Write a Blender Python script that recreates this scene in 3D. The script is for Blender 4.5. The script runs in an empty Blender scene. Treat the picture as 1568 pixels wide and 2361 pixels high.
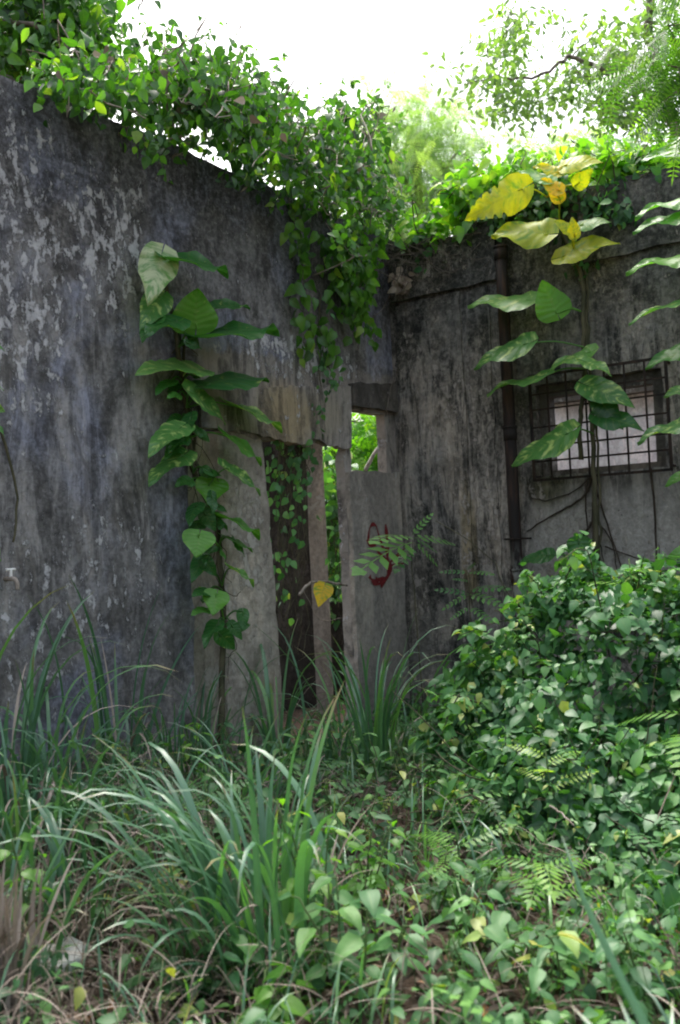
import bpy, math, random
import numpy as np
from mathutils import Vector, Matrix
from mathutils.geometry import tessellate_polygon
random.seed(7); rng = np.random.default_rng(7)
R = math.radians
SC = bpy.context.scene; COL = SC.collection

# ------------------------------------------------------------------ camera
TILT, ROLL, F = R(2.0), R(2.6), 2300.0          # F in units of a 1568x2361 frame
EYE = Vector((0, 0, 1.5))
fw = Vector((0, math.cos(TILT), math.sin(TILT)))
up0 = Vector((0, -math.sin(TILT), math.cos(TILT))); rt0 = Vector((1, 0, 0))
UPV = up0*math.cos(ROLL) + rt0*math.sin(ROLL)
RTV = rt0*math.cos(ROLL) - up0*math.sin(ROLL)
cd = bpy.data.cameras.new('camera'); cam = bpy.data.objects.new('camera', cd); COL.objects.link(cam)
m = Matrix((RTV, UPV, -fw)).transposed().to_4x4(); m.translation = EYE; cam.matrix_world = m
cd.sensor_fit = 'VERTICAL'; cd.sensor_height = 36; cd.sensor_width = 24; cd.lens = F/2361*36
cd.clip_start = 0.05; cd.clip_end = 600
cd.dof.use_dof = True; cd.dof.focus_distance = 6.6; cd.dof.aperture_fstop = 2.6
SC.camera = cam
# ------------------------------------------------------------------ world, sun, exposure
SUN_EL, SUN_AZ = R(62), R(-18)                   # sun beyond the walls, a little to the left
w = bpy.data.worlds.new('World'); SC.world = w; w.use_nodes = True
nt = w.node_tree; nt.nodes.clear()
sky = nt.nodes.new('ShaderNodeTexSky'); sky.sky_type = 'NISHITA'; sky.sun_disc = False
sky.sun_elevation = SUN_EL; sky.sun_rotation = SUN_AZ; sky.dust_density = 8; sky.air_density = 1.3; sky.ozone_density = 1.0
hs = nt.nodes.new('ShaderNodeHueSaturation'); hs.inputs['Saturation'].default_value = 0.62
bg = nt.nodes.new('ShaderNodeBackground'); bg.inputs['Strength'].default_value = 0.15
wo = nt.nodes.new('ShaderNodeOutputWorld')
nt.links.new(sky.outputs[0], hs.inputs['Color']); nt.links.new(hs.outputs[0], bg.inputs[0]); nt.links.new(bg.outputs[0], wo.inputs[0])
sl = bpy.data.lights.new('sun', 'SUN'); sl.energy = 1.0; sl.angle = R(25); sl.color = (1, .98, .95)
so = bpy.data.objects.new('sun', sl); COL.objects.link(so)
sd = Vector((math.sin(SUN_AZ)*math.cos(SUN_EL), math.cos(SUN_AZ)*math.cos(SUN_EL), math.sin(SUN_EL)))
so.rotation_euler = sd.to_track_quat('Z', 'Y').to_euler(); so.location = (0, 0, 20)
SC.view_settings.view_transform = 'Standard'; SC.view_settings.look = 'None'
SC.view_settings.exposure = 1.55; SC.view_settings.gamma = 1
SC.render.engine = 'CYCLES'
SC.cycles.max_bounces = 6; SC.cycles.diffuse_bounces = 3; SC.cycles.glossy_bounces = 2; SC.cycles.transmission_bounces = 4
SC.cycles.filter_width = 2.0; SC.cycles.use_denoising = True

# ------------------------------------------------------------------ geometry helpers
def ray(px, py):
    return (RTV*((px-784)/F) + UPV*(-(py-1180.5)/F) + fw)
def P(px, py, Y):
    d = ray(px, py); return EYE + d*(Y/d.y)
CX, CY = 0.52, 8.8
AU = math.atan2(-.8172, -.5764)
U = Vector((math.cos(AU), math.sin(AU), 0)); V = Vector((-math.sin(AU), math.cos(AU), 0))   # along left wall / along right wall
C0 = Vector((CX, CY, 0))
def L(px, py, off=0.0):            # point on left wall plane, moved off metres into the yard
    d = ray(px, py); p0 = C0 + V*off; t = (p0-EYE).dot(V)/d.dot(V); return EYE + d*t
def Rw(px, py, off=0.0):           # point on right wall plane
    d = ray(px, py); p0 = C0 + U*off; t = (p0-EYE).dot(U)/d.dot(U); return EYE + d*t
def Ls(px, py, off=0.0):           # local (s, z) on the left wall
    p = L(px, py, off)-C0; return (p.dot(U), p.z)
def Rs(px, py, off=0.0):
    p = Rw(px, py, off)-C0; return (p.dot(V), p.z)
def gz(x, y):
    b = .34*math.exp(-((x+1.75)**2/1.1+(y-4.9)**2/1.6))
    b += .10*math.exp(-((x-1.6)**2/1.2+(y-5.4)**2/1.6))
    return b + .045*math.sin(1.7*x+.6)*math.cos(1.3*y) + .02*math.sin(4.1*x+2.3*y) - .03
def GP(px, py):
    d = ray(px, py); z = 0
    for _ in range(12):
        t = (z-EYE.z)/d.z; p = EYE+d*t; z = gz(p.x, p.y)
    return Vector((p.x, p.y, z))

def props(o, label=None, cat=None, group=None, kind=None):
    if label: o['label'] = label
    if cat: o['category'] = cat
    if group: o['group'] = group
    if kind: o['kind'] = kind
    return o
def empty(name, loc=(0, 0, 0), rz=0.0):
    o = bpy.data.objects.new(name, None); COL.objects.link(o); o.location = loc; o.rotation_euler = (0, 0, rz)
    o.empty_display_size = .2; return o

class MB:
    """collects geometry; build() links it as one mesh object. attribute leaf = (u, v, tint)"""
    def __init__(s): s.V = []; s.A = []; s.LI = []; s.LC = []; s.n = 0
    def raw(s, v, a, li, lc):
        s.V.append(np.asarray(v, np.float32).reshape(-1, 3)); s.A.append(np.asarray(a, np.float32).reshape(-1, 3))
        s.LI.append(np.asarray(li, np.int64)+s.n); s.LC.append(np.asarray(lc, np.int64)); s.n += len(s.V[-1])
    def add(s, v, faces, tint=.5, a=None):
        v = np.asarray([tuple(q) for q in v], np.float32)
        if a is None: a = np.zeros_like(v); a[:, 2] = tint
        s.raw(v, a, [i for f in faces for i in f], [len(f) for f in faces])
    def inst(s, tm, pos, rot, scale, tint):
        tv, ta, tf = tm; N = len(pos); k = len(tv)
        if N == 0: return
        scale = np.asarray(scale, float)
        if scale.ndim == 1: scale = np.stack([scale]*3, 1)
        v = np.einsum('nij,nkj->nki', rot, tv[None]*scale[:, None, :]) + np.asarray(pos)[:, None, :]
        a = np.repeat(ta[None], N, 0); a[:, :, 2] = np.asarray(tint)[:, None]
        li = np.array([i for f in tf for i in f]); lc = np.array([len(f) for f in tf])
        s.raw(v.reshape(-1, 3), a.reshape(-1, 3), (li[None]+(np.arange(N)*k)[:, None]).ravel(), np.tile(lc, N))
    def tube(s, pts, r0, r1=None, sides=6, tint=.5, sub=4, jit=0.0, cap=True):
        pts = [Vector(p) for p in pts]; r1 = r0 if r1 is None else r1
        q = []
        for i in range(len(pts)-1):
            a, b, c, d = pts[max(i-1, 0)], pts[i], pts[i+1], pts[min(i+2, len(pts)-1)]
            for j in range(sub):
                t = j/sub
                q.append(.5*((2*b)+(c-a)*t+(2*a-5*b+4*c-d)*t*t+(3*b-a-3*c+d)*t**3))
        q.append(pts[-1])
        if jit:
            for i in range(1, len(q)-1): q[i] = q[i]+Vector(rng.normal(0, jit, 3))
        n = len(q); vs = []; fs = []; ref = Vector((.3, .5, .8))
        for i in range(n):
            t = (q[min(i+1, n-1)]-q[max(i-1, 0)]).normalized()
            x = t.cross(ref); x = x.normalized() if x.length > 1e-3 else t.orthogonal().normalized()
            y = t.cross(x); r = r0+(r1-r0)*i/(n-1)
            for k in range(sides):
                an = 2*math.pi*k/sides; vs.append(q[i]+x*(r*math.cos(an))+y*(r*math.sin(an)))
            if i:
                for k in range(sides):
                    b = (i-1)*sides; fs.append((b+k, b+(k+1) % sides, b+sides+(k+1) % sides, b+sides+k))
        if cap: fs.append(tuple(range(sides))[::-1]); fs.append(tuple((n-1)*sides+k for k in range(sides)))
        s.add(vs, fs, tint)
    def box(s, a, b, tint=.5):
        (x0, y0, z0), (x1, y1, z1) = a, b
        v = [(x0, y0, z0), (x1, y0, z0), (x1, y1, z0), (x0, y1, z0), (x0, y0, z1), (x1, y0, z1), (x1, y1, z1), (x0, y1, z1)]
        s.add(v, [(0, 3, 2, 1), (4, 5, 6, 7), (0, 1, 5, 4), (1, 2, 6, 5), (2, 3, 7, 6), (3, 0, 4, 7)], tint)
    def prism(s, outer, holes, y0, y1):
        loops = [outer]+list(holes); flat = [p for l in loops for p in l]
        tris = tessellate_polygon([[Vector((p[0], p[1], 0)) for p in l] for l in loops])
        n = len(flat); v = [(p[0], y0, p[1]) for p in flat]+[(p[0], y1, p[1]) for p in flat]
        f = [tuple(t) for t in tris]+[tuple(n+i for i in reversed(t)) for t in tris]
        b = 0
        for l in loops:
            for i in range(len(l)):
                j = (i+1) % len(l); f.append((b+i, b+j, n+b+j, n+b+i))
            b += len(l)
        s.add(v, f)
    def build(s, name, mat, parent=None, smooth=True, fix=False):
        me = bpy.data.meshes.new(name)
        v = np.concatenate(s.V); a = np.concatenate(s.A); li = np.concatenate(s.LI).astype(np.int32); lc = np.concatenate(s.LC).astype(np.int32)
        me.vertices.add(len(v)); me.vertices.foreach_set('co', v.ravel())
        me.loops.add(len(li)); me.loops.foreach_set('vertex_index', li)
        me.polygons.add(len(lc)); st = np.concatenate([[0], np.cumsum(lc)[:-1]]).astype(np.int32)
        me.polygons.foreach_set('loop_start', st); me.polygons.foreach_set('loop_total', lc)
        me.polygons.foreach_set('use_smooth', np.full(len(lc), smooth))
        at = me.attributes.new('leaf', 'FLOAT_VECTOR', 'POINT'); at.data.foreach_set('vector', a.ravel())
        me.update(calc_edges=True); me.validate()
        if fix:
            import bmesh
            bm = bmesh.new(); bm.from_mesh(me); bmesh.ops.recalc_face_normals(bm, faces=bm.faces); bm.to_mesh(me); bm.free()
        me.materials.append(mat)
        o = bpy.data.objects.new(name, me); COL.objects.link(o); o.parent = parent
        return o
    @property
    def empty(s): return s.n == 0

def template(nv, nu, width, prof, droop=.15, fold=.12, lobe=0.0, rip=0.0, wave=0.0, twist=0.0):
    """leaf along +y (length 1), normal +z"""
    v = []; a = []; us = np.linspace(-1, 1, nu)
    for i in range(nv+1):
        t = i/nv; w = width*.5*prof(t)
        for u in us:
            y = t-lobe*abs(u)**1.5*(1-t)**3
            z = -droop*t*t+fold*width*abs(u)*prof(t)+rip*math.sin(t*34-abs(u)*6)*abs(u)*prof(t)+wave*math.sin(t*9+(1 if u > 0 else 2.2))*u*u
            v.append((u*w+twist*t*t, y, z)); a.append((u, t, 0))
    f = []
    for i in range(nv):
        for j in range(nu-1):
            b = i*nu+j; f.append((b, b+1, b+nu+1, b+nu))
    return np.array(v), np.array(a), f
heart = lambda t: math.sin(math.pi*min(1, max(0, t))**.52)**.85 if 0 < t < 1 else (.04 if t <= 0 else .0)
ell = lambda t: math.sin(math.pi*max(t, 0)**.8)**.9 if 0 < t < 1 else .02
T_HEART = template(5, 3, .86, heart, .22, .10, .22)
T_HEART2 = template(5, 3, .74, heart, .40, .16, .16)
T_ELL = template(4, 3, .46, ell, .22, .14)
T_OVS = template(5, 3, .50, ell, .30, .15)
T_LEAF6 = template(7, 5, .50, ell, .28, .16, 0, .0, .03)
T_TINY = template(2, 3, .5, ell, .1, .1)
def T_frond(pairs=9, ll=.22, lw=.07, droop=.25, taper=True, ang=.25):
    v = []; a = []; f = []
    def q(p, d, side, l):
        b = len(v); n = (-d[1], d[0])
        for (t, s) in ((0, 0), (.45, -.5), (1, 0), (.45, .5)):
            x = p[0]+d[0]*l*t+n[0]*lw*s; y = p[1]+d[1]*l*t+n[1]*lw*s
            v.append((x, y, -droop*y*y-.10*abs(x)-.3*x*x)); a.append((s*2, t, 0))
        f.append((b, b+1, b+2, b+3))
    for i in range(pairs):
        t = .14+.82*i/(pairs-1); l = ll*(math.sin(math.pi*(.18+.78*t))**.6 if taper else 1)
        for sd_ in (-1, 1): q((0, t), (sd_*math.cos(ang), math.sin(ang)), sd_, l)
    q((0, .95), (0, 1), 1, ll*.7)
    n = 5; b = len(v)
    for i in range(n+1):
        t = i/n
        for x in (-.006, .006): v.append((x, t*.97, -droop*t*t-.003)); a.append((x, .5, 0))
    for i in range(n): f.append((b+2*i, b+2*i+1, b+2*i+3, b+2*i+2))
    return np.array(v), np.array(a), f
T_FR = T_frond(); T_FRF = T_frond(16, .20, .028, .35, True, .15); T_FR5 = T_frond(5, .34, .16, .3); T_FRT = T_frond(7, .20, .085, .2)

def frames(d, n):
    d = d/np.linalg.norm(d, axis=1, keepdims=True)
    x = np.cross(d, n); x /= np.linalg.norm(x, axis=1, keepdims=True)+1e-9
    return np.stack([x, d, np.cross(x, d)], 2)
def leaf_rot(N, out=(0, -.5, 0), up=.8, droop=.6, spread=.7):
    n = rng.normal(0, spread, (N, 3))+np.array(out)+np.array([0, 0, up])
    d = rng.normal(0, 1, (N, 3)); d -= (np.sum(d*n, 1)/np.sum(n*n, 1))[:, None]*n
    d /= np.linalg.norm(d, axis=1, keepdims=True); d[:, 2] -= droop
    return frames(d, n)

# ------------------------------------------------------------------ node helpers
class N:
    def __init__(s, name):
        s.m = bpy.data.materials.new(name); s.m.use_nodes = True; s.t = s.m.node_tree; s.t.nodes.clear()
        s.out = s.t.nodes.new('ShaderNodeOutputMaterial')
    def n(s, ty, **kw):
        o = s.t.nodes.new(ty)
        for k, v in kw.items(): setattr(o, k, v)
        return o
    def put(s, sock, val):
        if hasattr(val, 'is_output'): s.t.links.new(val, sock)
        elif isinstance(val, (tuple, list)) and sock.type == 'RGBA' and len(val) == 3: sock.default_value = (*val, 1)
        else: sock.default_value = val
    def math(s, op, a, b=0.0, c=None, clamp=False):
        o = s.n('ShaderNodeMath', operation=op, use_clamp=clamp); s.put(o.inputs[0], a); s.put(o.inputs[1], b)
        if c is not None: s.put(o.inputs[2], c)
        return o.outputs[0]
    def mix(s, f, a, b, mode='MIX'):
        o = s.n('ShaderNodeMix', data_type='RGBA', blend_type=mode); s.put(o.inputs[0], f); s.put(o.inputs[6], a); s.put(o.inputs[7], b); return o.outputs[2]
    def obj(s): return s.n('ShaderNodeTexCoord').outputs['Object']
    def scale(s, v, sc, off=(0, 0, 0)):
        o = s.n('ShaderNodeMapping'); s.put(o.inputs[0], v); o.inputs['Scale'].default_value = sc; o.inputs['Location'].default_value = off; return o.outputs[0]
    def noise(s, v, sc=5, det=5, ro=.6, dis=0.0):
        o = s.n('ShaderNodeTexNoise'); s.put(o.inputs['Vector'], v); o.inputs['Scale'].default_value = sc
        o.inputs['Detail'].default_value = det; o.inputs['Roughness'].default_value = ro; o.inputs['Distortion'].default_value = dis; return o.outputs[0]
    def rng(s, v, a, b, c=0.0, d=1.0, smooth=True):
        o = s.n('ShaderNodeMapRange', interpolation_type='SMOOTHSTEP' if smooth else 'LINEAR'); s.put(o.inputs[0], v)
        for i, q in enumerate((a, b, c, d)): o.inputs[i+1].default_value = q
        return o.outputs[0]
    def ramp(s, v, stops):
        o = s.n('ShaderNodeValToRGB'); s.put(o.inputs[0], v); e = o.color_ramp.elements
        while len(e) < len(stops): e.new(.5)
        for i, (p, c) in enumerate(stops): e[i].position = p; e[i].color = (*c, 1)
        return o.outputs[0]
    def xyz(s, v):
        o = s.n('ShaderNodeSeparateXYZ'); s.put(o.inputs[0], v); return o.outputs
    def blob(s, xz, cx, cz, rx, rz, soft=.5, warp=None):     # soft ellipse mask in the wall's own plane
        a = s.math('DIVIDE', s.math('SUBTRACT', xz[0], cx), rx); b = s.math('DIVIDE', s.math('SUBTRACT', xz[2], cz), rz)
        d = s.math('ADD', s.math('MULTIPLY', a, a), s.math('MULTIPLY', b, b))
        if warp is not None: d = s.math('ADD', d, s.math('MULTIPLY', s.math('SUBTRACT', warp, .5), 2.2))
        return s.rng(d, 1+soft, max(1-soft, 0), 0, 1)
    def bsdf(s, col, rough=.8, spec=.3, bump=None, bs=.3, bd=.02):
        p = s.n('ShaderNodeBsdfPrincipled'); s.put(p.inputs['Base Color'], col); s.put(p.inputs['Roughness'], rough); s.put(p.inputs['Specular IOR Level'], spec)
        if bump is not None:
            b = s.n('ShaderNodeBump'); b.inputs['Strength'].default_value = bs; b.inputs['Distance'].default_value = bd
            s.put(b.inputs['Height'], bump); s.put(p.inputs['Normal'], b.outputs[0])
        return p
    def end(s, sh): s.t.links.new(sh if hasattr(sh, 'is_output') else sh.outputs[0], s.out.inputs[0]); return s.m

def leaf_mat(name, stops, trans=.35, rough=.42, spec=.5, tcol=(1.5, 1.7, .35), streak=None, rib=None):
    k = N(name); at = k.n('ShaderNodeAttribute', attribute_name='leaf'); x = k.xyz(at.outputs['Vector'])
    c = k.ramp(x[2], stops)
    tc = k.obj(); c = k.mix(k.rng(k.noise(tc, 35, 3), .35, .75, 0, .45), c, k.mix(.5, c, (.5, .5, .3), 'MULTIPLY'))
    au = k.math('ABSOLUTE', x[0])
    ribm = k.rng(au, .10, .03, 0, .35); c = k.mix(ribm, c, k.mix(.5, c, (.20, .30, .08)))
    if name == 'grass_blade': c = k.mix(k.rng(k.math('ADD', x[1], k.math('MULTIPLY', k.math('SUBTRACT', x[2], .5), .25)), .86, 1.0, 0, .85), c, (.30, .22, .12))
    bump = None
    if streak:
        cv = k.n('ShaderNodeCombineXYZ'); k.put(cv.inputs[0], k.math('MULTIPLY', x[0], 1.2))
        k.put(cv.inputs[1], k.math('SUBTRACT', k.math('MULTIPLY', x[1], 7), k.math('MULTIPLY', au, 1.6))); k.put(cv.inputs[2], k.math('MULTIPLY', x[2], 31))
        sn = k.noise(cv.outputs[0], 1.3, 4, .6); c = k.mix(k.rng(sn, streak[0], streak[1], 0, 1), c, streak[2])
        vein = k.math('SINE', k.math('SUBTRACT', k.math('MULTIPLY', x[1], 44), k.math('MULTIPLY', au, 9)))
        c = k.mix(k.rng(vein, .5, 1, 0, .12), c, (.25, .3, .12)); bump = vein
    p = k.bsdf(c, rough, spec, bump, .22, .004)
    t = k.n('ShaderNodeBsdfTranslucent'); k.put(t.inputs[0], k.mix(1, c, tcol, 'MULTIPLY'))
    mx = k.n('ShaderNodeMixShader'); mx.inputs[0].default_value = trans
    k.t.links.new(p.outputs[0], mx.inputs[1]); k.t.links.new(t.outputs[0], mx.inputs[2])
    return k.end(mx.outputs[0])

M = {}
M['ivy'] = leaf_mat('ivy_leaf', [(0, (.022, .075, .018)), (.45, (.055, .165, .03)), (.85, (.12, .30, .04)), (1, (.24, .38, .06))], .43, .36, .6)
M['lime'] = leaf_mat('lime_leaf', [(0, (.08, .24, .03)), (.6, (.17, .38, .05)), (1, (.34, .50, .08))], .5)
M['mound'] = leaf_mat('mound_leaf', [(0, (.025, .09, .035)), (.5, (.07, .205, .075)), (.9, (.16, .36, .10)), (1, (.36, .42, .12))], .3, .45, .5)
M['cover'] = leaf_mat('cover_leaf', [(0, (.025, .08, .032)), (.5, (.068, .19, .065)), (.9, (.17, .36, .09)), (1, (.36, .38, .10))], .3, .5, .38)
M['grass'] = leaf_mat('grass_blade', [(0, (.05, .13, .075)), (.5, (.105, .235, .14)), (.9, (.18, .38, .10)), (1, (.36, .33, .16))], .28, .36, .8, (1.2, 1.6, .4))
M['straw'] = leaf_mat('dry_straw', [(0, (.09, .07, .058)), (.6, (.24, .195, .165)), (1, (.42, .36, .31))], .1, .8, .2, (1, .9, .7))
M['litter'] = leaf_mat('leaf_litter', [(0, (.035, .027, .022)), (.4, (.095, .074, .060)), (.88, (.21, .165, .135)), (1, (.32, .14, .05))], .1, .8, .2, (1, .8, .6))
M['far'] = leaf_mat('hazed_far_leaf', [(0, (.17, .27, .17)), (.6, (.28, .42, .26)), (1, (.42, .54, .32))], .55, .5, .3)  # distant leaves coloured pale in place of haze and glare
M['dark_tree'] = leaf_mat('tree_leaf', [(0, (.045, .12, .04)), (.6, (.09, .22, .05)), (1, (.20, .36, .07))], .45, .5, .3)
M['hazed_tree'] = leaf_mat('hazed_thin_tree_leaf', [(0, (.12, .20, .13)), (.6, (.18, .30, .16)), (1, (.28, .42, .18))], .5, .6, .3)  # haze put into the leaf colour by paling it
M['poth_g'] = leaf_mat('pothos_green', [(0, (.026, .115, .030)), (.6, (.045, .19, .038)), (1, (.12, .34, .04))], .38, .36, .5, streak=(.62, .74, (.34, .40, .12)))
M['poth_v'] = leaf_mat('pothos_variegated', [(0, (.040, .17, .040)), (1, (.17, .38, .09))], .35, .36, .5, streak=(.50, .68, (.42, .56, .18)))
M['poth_w'] = leaf_mat('pothos_cream', [(0, (.10, .26, .06)), (1, (.22, .42, .12))], .3, .30, .7, streak=(.38, .58, (.55, .62, .36)))
M['poth_y'] = leaf_mat('pothos_yellow', [(0, (.34, .50, .03)), (.5, (.58, .62, .03)), (1, (.78, .55, .03))], .50, .4, .4, (1.25, 1.15, .3), streak=(.48, .70, (.20, .40, .04)))

def wood_mat(name, c0, c1, rough=.85):
    k = N(name); v = k.obj(); n = k.noise(k.scale(v, (1, 1, .3)), 18, 5)
    return k.end(k.bsdf(k.mix(k.rng(n, .3, .7), c0, c1), rough, .2, n, .6, .01))
M['bark'] = wood_mat('grey_bark', (.09, .075, .06), (.26, .22, .18))
M['vine'] = wood_mat('vine_stem', (.035, .04, .022), (.11, .10, .06))
M['gstem'] = wood_mat('green_stem', (.05, .10, .03), (.13, .19, .07), .6)
M['twig'] = wood_mat('dry_twig', (.16, .13, .10), (.40, .35, .30))
M['darktwig'] = wood_mat('dark_dry_twig', (.06, .05, .04), (.19, .165, .14))
M['root'] = wood_mat('dark_root', (.02, .016, .012), (.07, .055, .04))
M['iron'] = wood_mat('rusty_iron', (.010, .009, .009), (.045, .028, .02), .7)
M['nest'] = wood_mat('cobweb', (.2, .18, .16), (.5, .46, .42))

def concrete(name, base_a, base_b, mould, flake, streak_amt, x_scale=1.0, mask=None, top=(2.6, 3.9), seed=0.0, blot=.6, s2=.75):
    k = N(name); v = k.obj(); X = k.xyz(v)
    vv = k.scale(v, (1, 1, 1), (seed, seed*.7, seed*1.3))
    big = k.noise(k.scale(vv, (1.1, 1, .8)), 1.0, 5, .6, .6)
    st = k.noise(k.scale(vv, (4.6*x_scale, 1, .95)), 1.0, 8, .72, .7)
    st2 = k.noise(k.scale(vv, (15*x_scale, 1, 1.9)), 1.0, 6, .7, .3)
    fine = k.noise(vv, 24, 8, .74); med = k.noise(k.scale(vv, (1, 1, .6)), 5.0, 9, .70, .3)
    fln = k.noise(k.scale(vv, (1.3, 1, .7)), 11, 10, .70, .2)
    c = k.mix(k.rng(big, .42, .58), base_a, base_b)
    c = k.mix(k.rng(st, .48, .66, 0, .6), c, k.mix(1, c, (1.6, 1.52, 1.42), 'MULTIPLY'))
    c = k.mix(k.rng(med, .46, .62, 0, blot), c, k.mix(1, c, (.42, .41, .39), 'MULTIPLY'))
    c = k.mix(k.rng(fine, .40, .62, 0, .5), c, k.mix(1, c, (.55, .54, .53), 'MULTIPLY'))
    ctx = dict(k=k, X=X, big=big, st=st, st2=st2, fine=fine, med=med, v=vv)
    if mask: c = mask(c, ctx, 'under')
    fm = ctx.get('flake', k.rng(big, .5, .62))
    fl = k.rng(k.math('ADD', fln, k.math('ADD', k.math('MULTIPLY', fm, .125), k.math('MULTIPLY', k.math('SUBTRACT', fine, .5), .35))), .605, .675)
    c = k.mix(k.math('MULTIPLY', fl, k.rng(fine, .36, .52, .35, 1)), c, flake)
    # black mould: from the coping down, in streaks
    t = k.math('ADD', X[2], k.math('ADD', k.math('MULTIPLY', k.math('SUBTRACT', st, .5), 3.0), k.math('MULTIPLY', k.math('SUBTRACT', med, .5), 1.6)))
    md = k.rng(t, top[0], top[1], 0, .95)
    md = k.math('MAXIMUM', md, k.math('MULTIPLY', k.rng(st, .54, .43), streak_amt))
    md = k.math('MAXIMUM', md, k.math('MULTIPLY', k.rng(st2, .49, .40), streak_amt*s2))
    md = k.math('MAXIMUM', md, k.math('MULTIPLY', k.rng(k.math('ADD', X[2], k.math('MULTIPLY', k.math('SUBTRACT', med, .5), 2.4)), .75, .05), .6))
    if 'mould' in ctx: md = k.math('MAXIMUM', md, ctx['mould'])
    if 'clean' in ctx: md = k.math('MULTIPLY', md, k.math('SUBTRACT', 1, k.math('MULTIPLY', ctx['clean'], .8)))
    md = k.math('MULTIPLY', md, k.rng(fine, .34, .58, .50, 1)); md = k.math('MULTIPLY', md, k.rng(med, .36, .54, .80, 1)); md = k.math('MULTIPLY', md, k.rng(fl, 0, 1, 1, .35))
    c = k.mix(k.math('MULTIPLY', md, .93), c, mould)
    pit = k.rng(k.noise(vv, 55, 3, .5), .70, .74); c = k.mix(k.math('MULTIPLY', pit, .7), c, (.012, .012, .012))
    h = k.math('ADD', k.math('MULTIPLY', fine, .7), k.math('ADD', k.math('MULTIPLY', med, .8), k.math('MULTIPLY', st2, .2)))
    h = k.math('ADD', h, k.math('MULTIPLY', fl, .35)); h = k.math('SUBTRACT', h, k.math('MULTIPLY', pit, .5))
    return k.end(k.bsdf(c, .9, .18, h, .8, .025))

def left_mask(c, q, stage):
    k, X = q['k'], q['X']
    def B(px, py, rx, rz, soft=.6, wp='med'):
        s, z = Ls(px, py); return k.blob(X, s, z, rx, rz, soft, q[wp])
    if stage == 'under':
        # below the old ceiling line: bare beige render
        s0, z0 = Ls(500, 800); s1, z1 = Ls(880, 870)
        sl_ = (z1-z0)/(s1-s0)
        ln = k.math('ADD', k.math('MULTIPLY', X[0], sl_), z0-sl_*s0)
        below = k.rng(k.math('SUBTRACT', k.math('SUBTRACT', X[2], ln), k.math('MULTIPLY', k.math('SUBTRACT', q['med'], .5), .35)), .03, -.03)
        sx = Ls(470, 900)[0]; zone = k.math('MULTIPLY', below, k.rng(X[0], sx+.12, sx-.05))
        c = k.mix(k.math('MULTIPLY', zone, .9), c, k.mix(k.rng(q['st'], .3, .7), (.20, .18, .16), (.42, .38, .33)))
        c = k.mix(k.math('MULTIPLY', B(650, 960, .32, .24, .95, 'med'), .65), c, (.40, .30, .14))
        c = k.mix(k.math('MULTIPLY', B(735, 960, .25, .2, .95, 'med'), .4), c, (.34, .29, .18))
        f = B(50, 600, .35, .9, .9)
        f = k.math('MAXIMUM', f, B(250, 560, .38, .5, .9)); f = k.math('MAXIMUM', f, k.math('MULTIPLY', B(700, 830, .9, .16, .5), .95))
        f = k.math('MAXIMUM', f, k.math('MULTIPLY', B(240, 1330, .5, .5, .9), .55)); f = k.math('MAXIMUM', f, k.math('MULTIPLY', B(60, 1450, .5, .5, .9), .6))
        q['flake'] = f
        mo = B(480, 420, .7, .45, .9, 'st'); mo = k.math('MAXIMUM', mo, k.math('MULTIPLY', B(420, 900, .16, 1.2, .8, 'st'), .8))
        mo = k.math('MAXIMUM', mo, k.math('MULTIPLY', B(300, 1560, 1.2, .6, .9, 'st'), .6))
        mo = k.math('MAXIMUM', mo, k.math('MULTIPLY', B(860, 640, .3, .5, .9, 'st'), .7))
        # the rendered patch low on the wall
        s2, z2 = Ls(330, 1245); sa = Ls(440, 1245)[0]; sb = Ls(235, 1250)[0]
        pz = k.math('ADD', X[2], k.math('MULTIPLY', k.math('SUBTRACT', q['med'], .5), .08))
        patch = k.math('MULTIPLY', k.rng(pz, z2+.01, z2-.01), k.math('MULTIPLY', k.rng(X[0], sa-.02, sa+.02), k.rng(X[0], sb+.03, sb-.03)))
        mo = k.math('MAXIMUM', mo, k.math('MULTIPLY', patch, .5))
        q['mould'] = mo
    return c
def right_mask(c, q, stage):
    k, X = q['k'], q['X']
    def B(px, py, rx, rz, soft=.6, wp='med'):
        s, z = Rs(px, py); return k.blob(X, s, z, rx, rz, soft, q[wp])
    if stage == 'under':
        li = B(1390, 1240, .75, .42, .6); li = k.math('MAXIMUM', li, k.math('MULTIPLY', B(1480, 1190, .4, .3, .7), .8))
        c = k.mix(k.math('MULTIPLY', li, .85), c, k.mix(k.rng(q['fine'], .35, .65), (.26, .25, .225), (.46, .435, .40)))
        c = k.mix(k.math('MULTIPLY', B(1085, 1260, .07, .5, .7, 'st2'), .5), c, (.26, .19, .06))
        c = k.mix(k.math('MULTIPLY', B(1260, 1120, .16, .16, .9), .6), c, (.10, .10, .035))
        q['flake'] = k.math('MULTIPLY', k.rng(q['big'], .42, .6), .7)
        mo = B(1050, 560, 1.0, .35, .8, 'st'); mo = k.math('MAXIMUM', mo, k.math('MULTIPLY', B(950, 1450, .35, .7, .9, 'st'), .7))
        mo = k.math('MAXIMUM', mo, k.math('MULTIPLY', B(1215, 900, .13, 1.1, .8, 'st'), .85))
        q['clean'] = li
        q['mould'] = mo
    return c
M['wall_l'] = concrete('stained_blue_render', (.33, .345, .43), (.31, .30, .295), (.032, .031, .032), (.58, .57, .58), .74, mask=left_mask, top=(2.6, 3.9), blot=.85, s2=.4)
M['wall_r'] = concrete('blackened_concrete', (.28, .27, .255), (.40, .365, .32), (.016, .019, .018), (.42, .38, .34), 1.0, 1.1, right_mask, top=(2.4, 3.9), seed=3.1, blot=.8, s2=.85)
M['plain'] = concrete('grey_cement', (.34, .315, .28), (.42, .385, .335), (.09, .08, .07), (.46, .44, .40), .42, .7, None, (3.6, 6.5), 7.7, .25)
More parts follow.
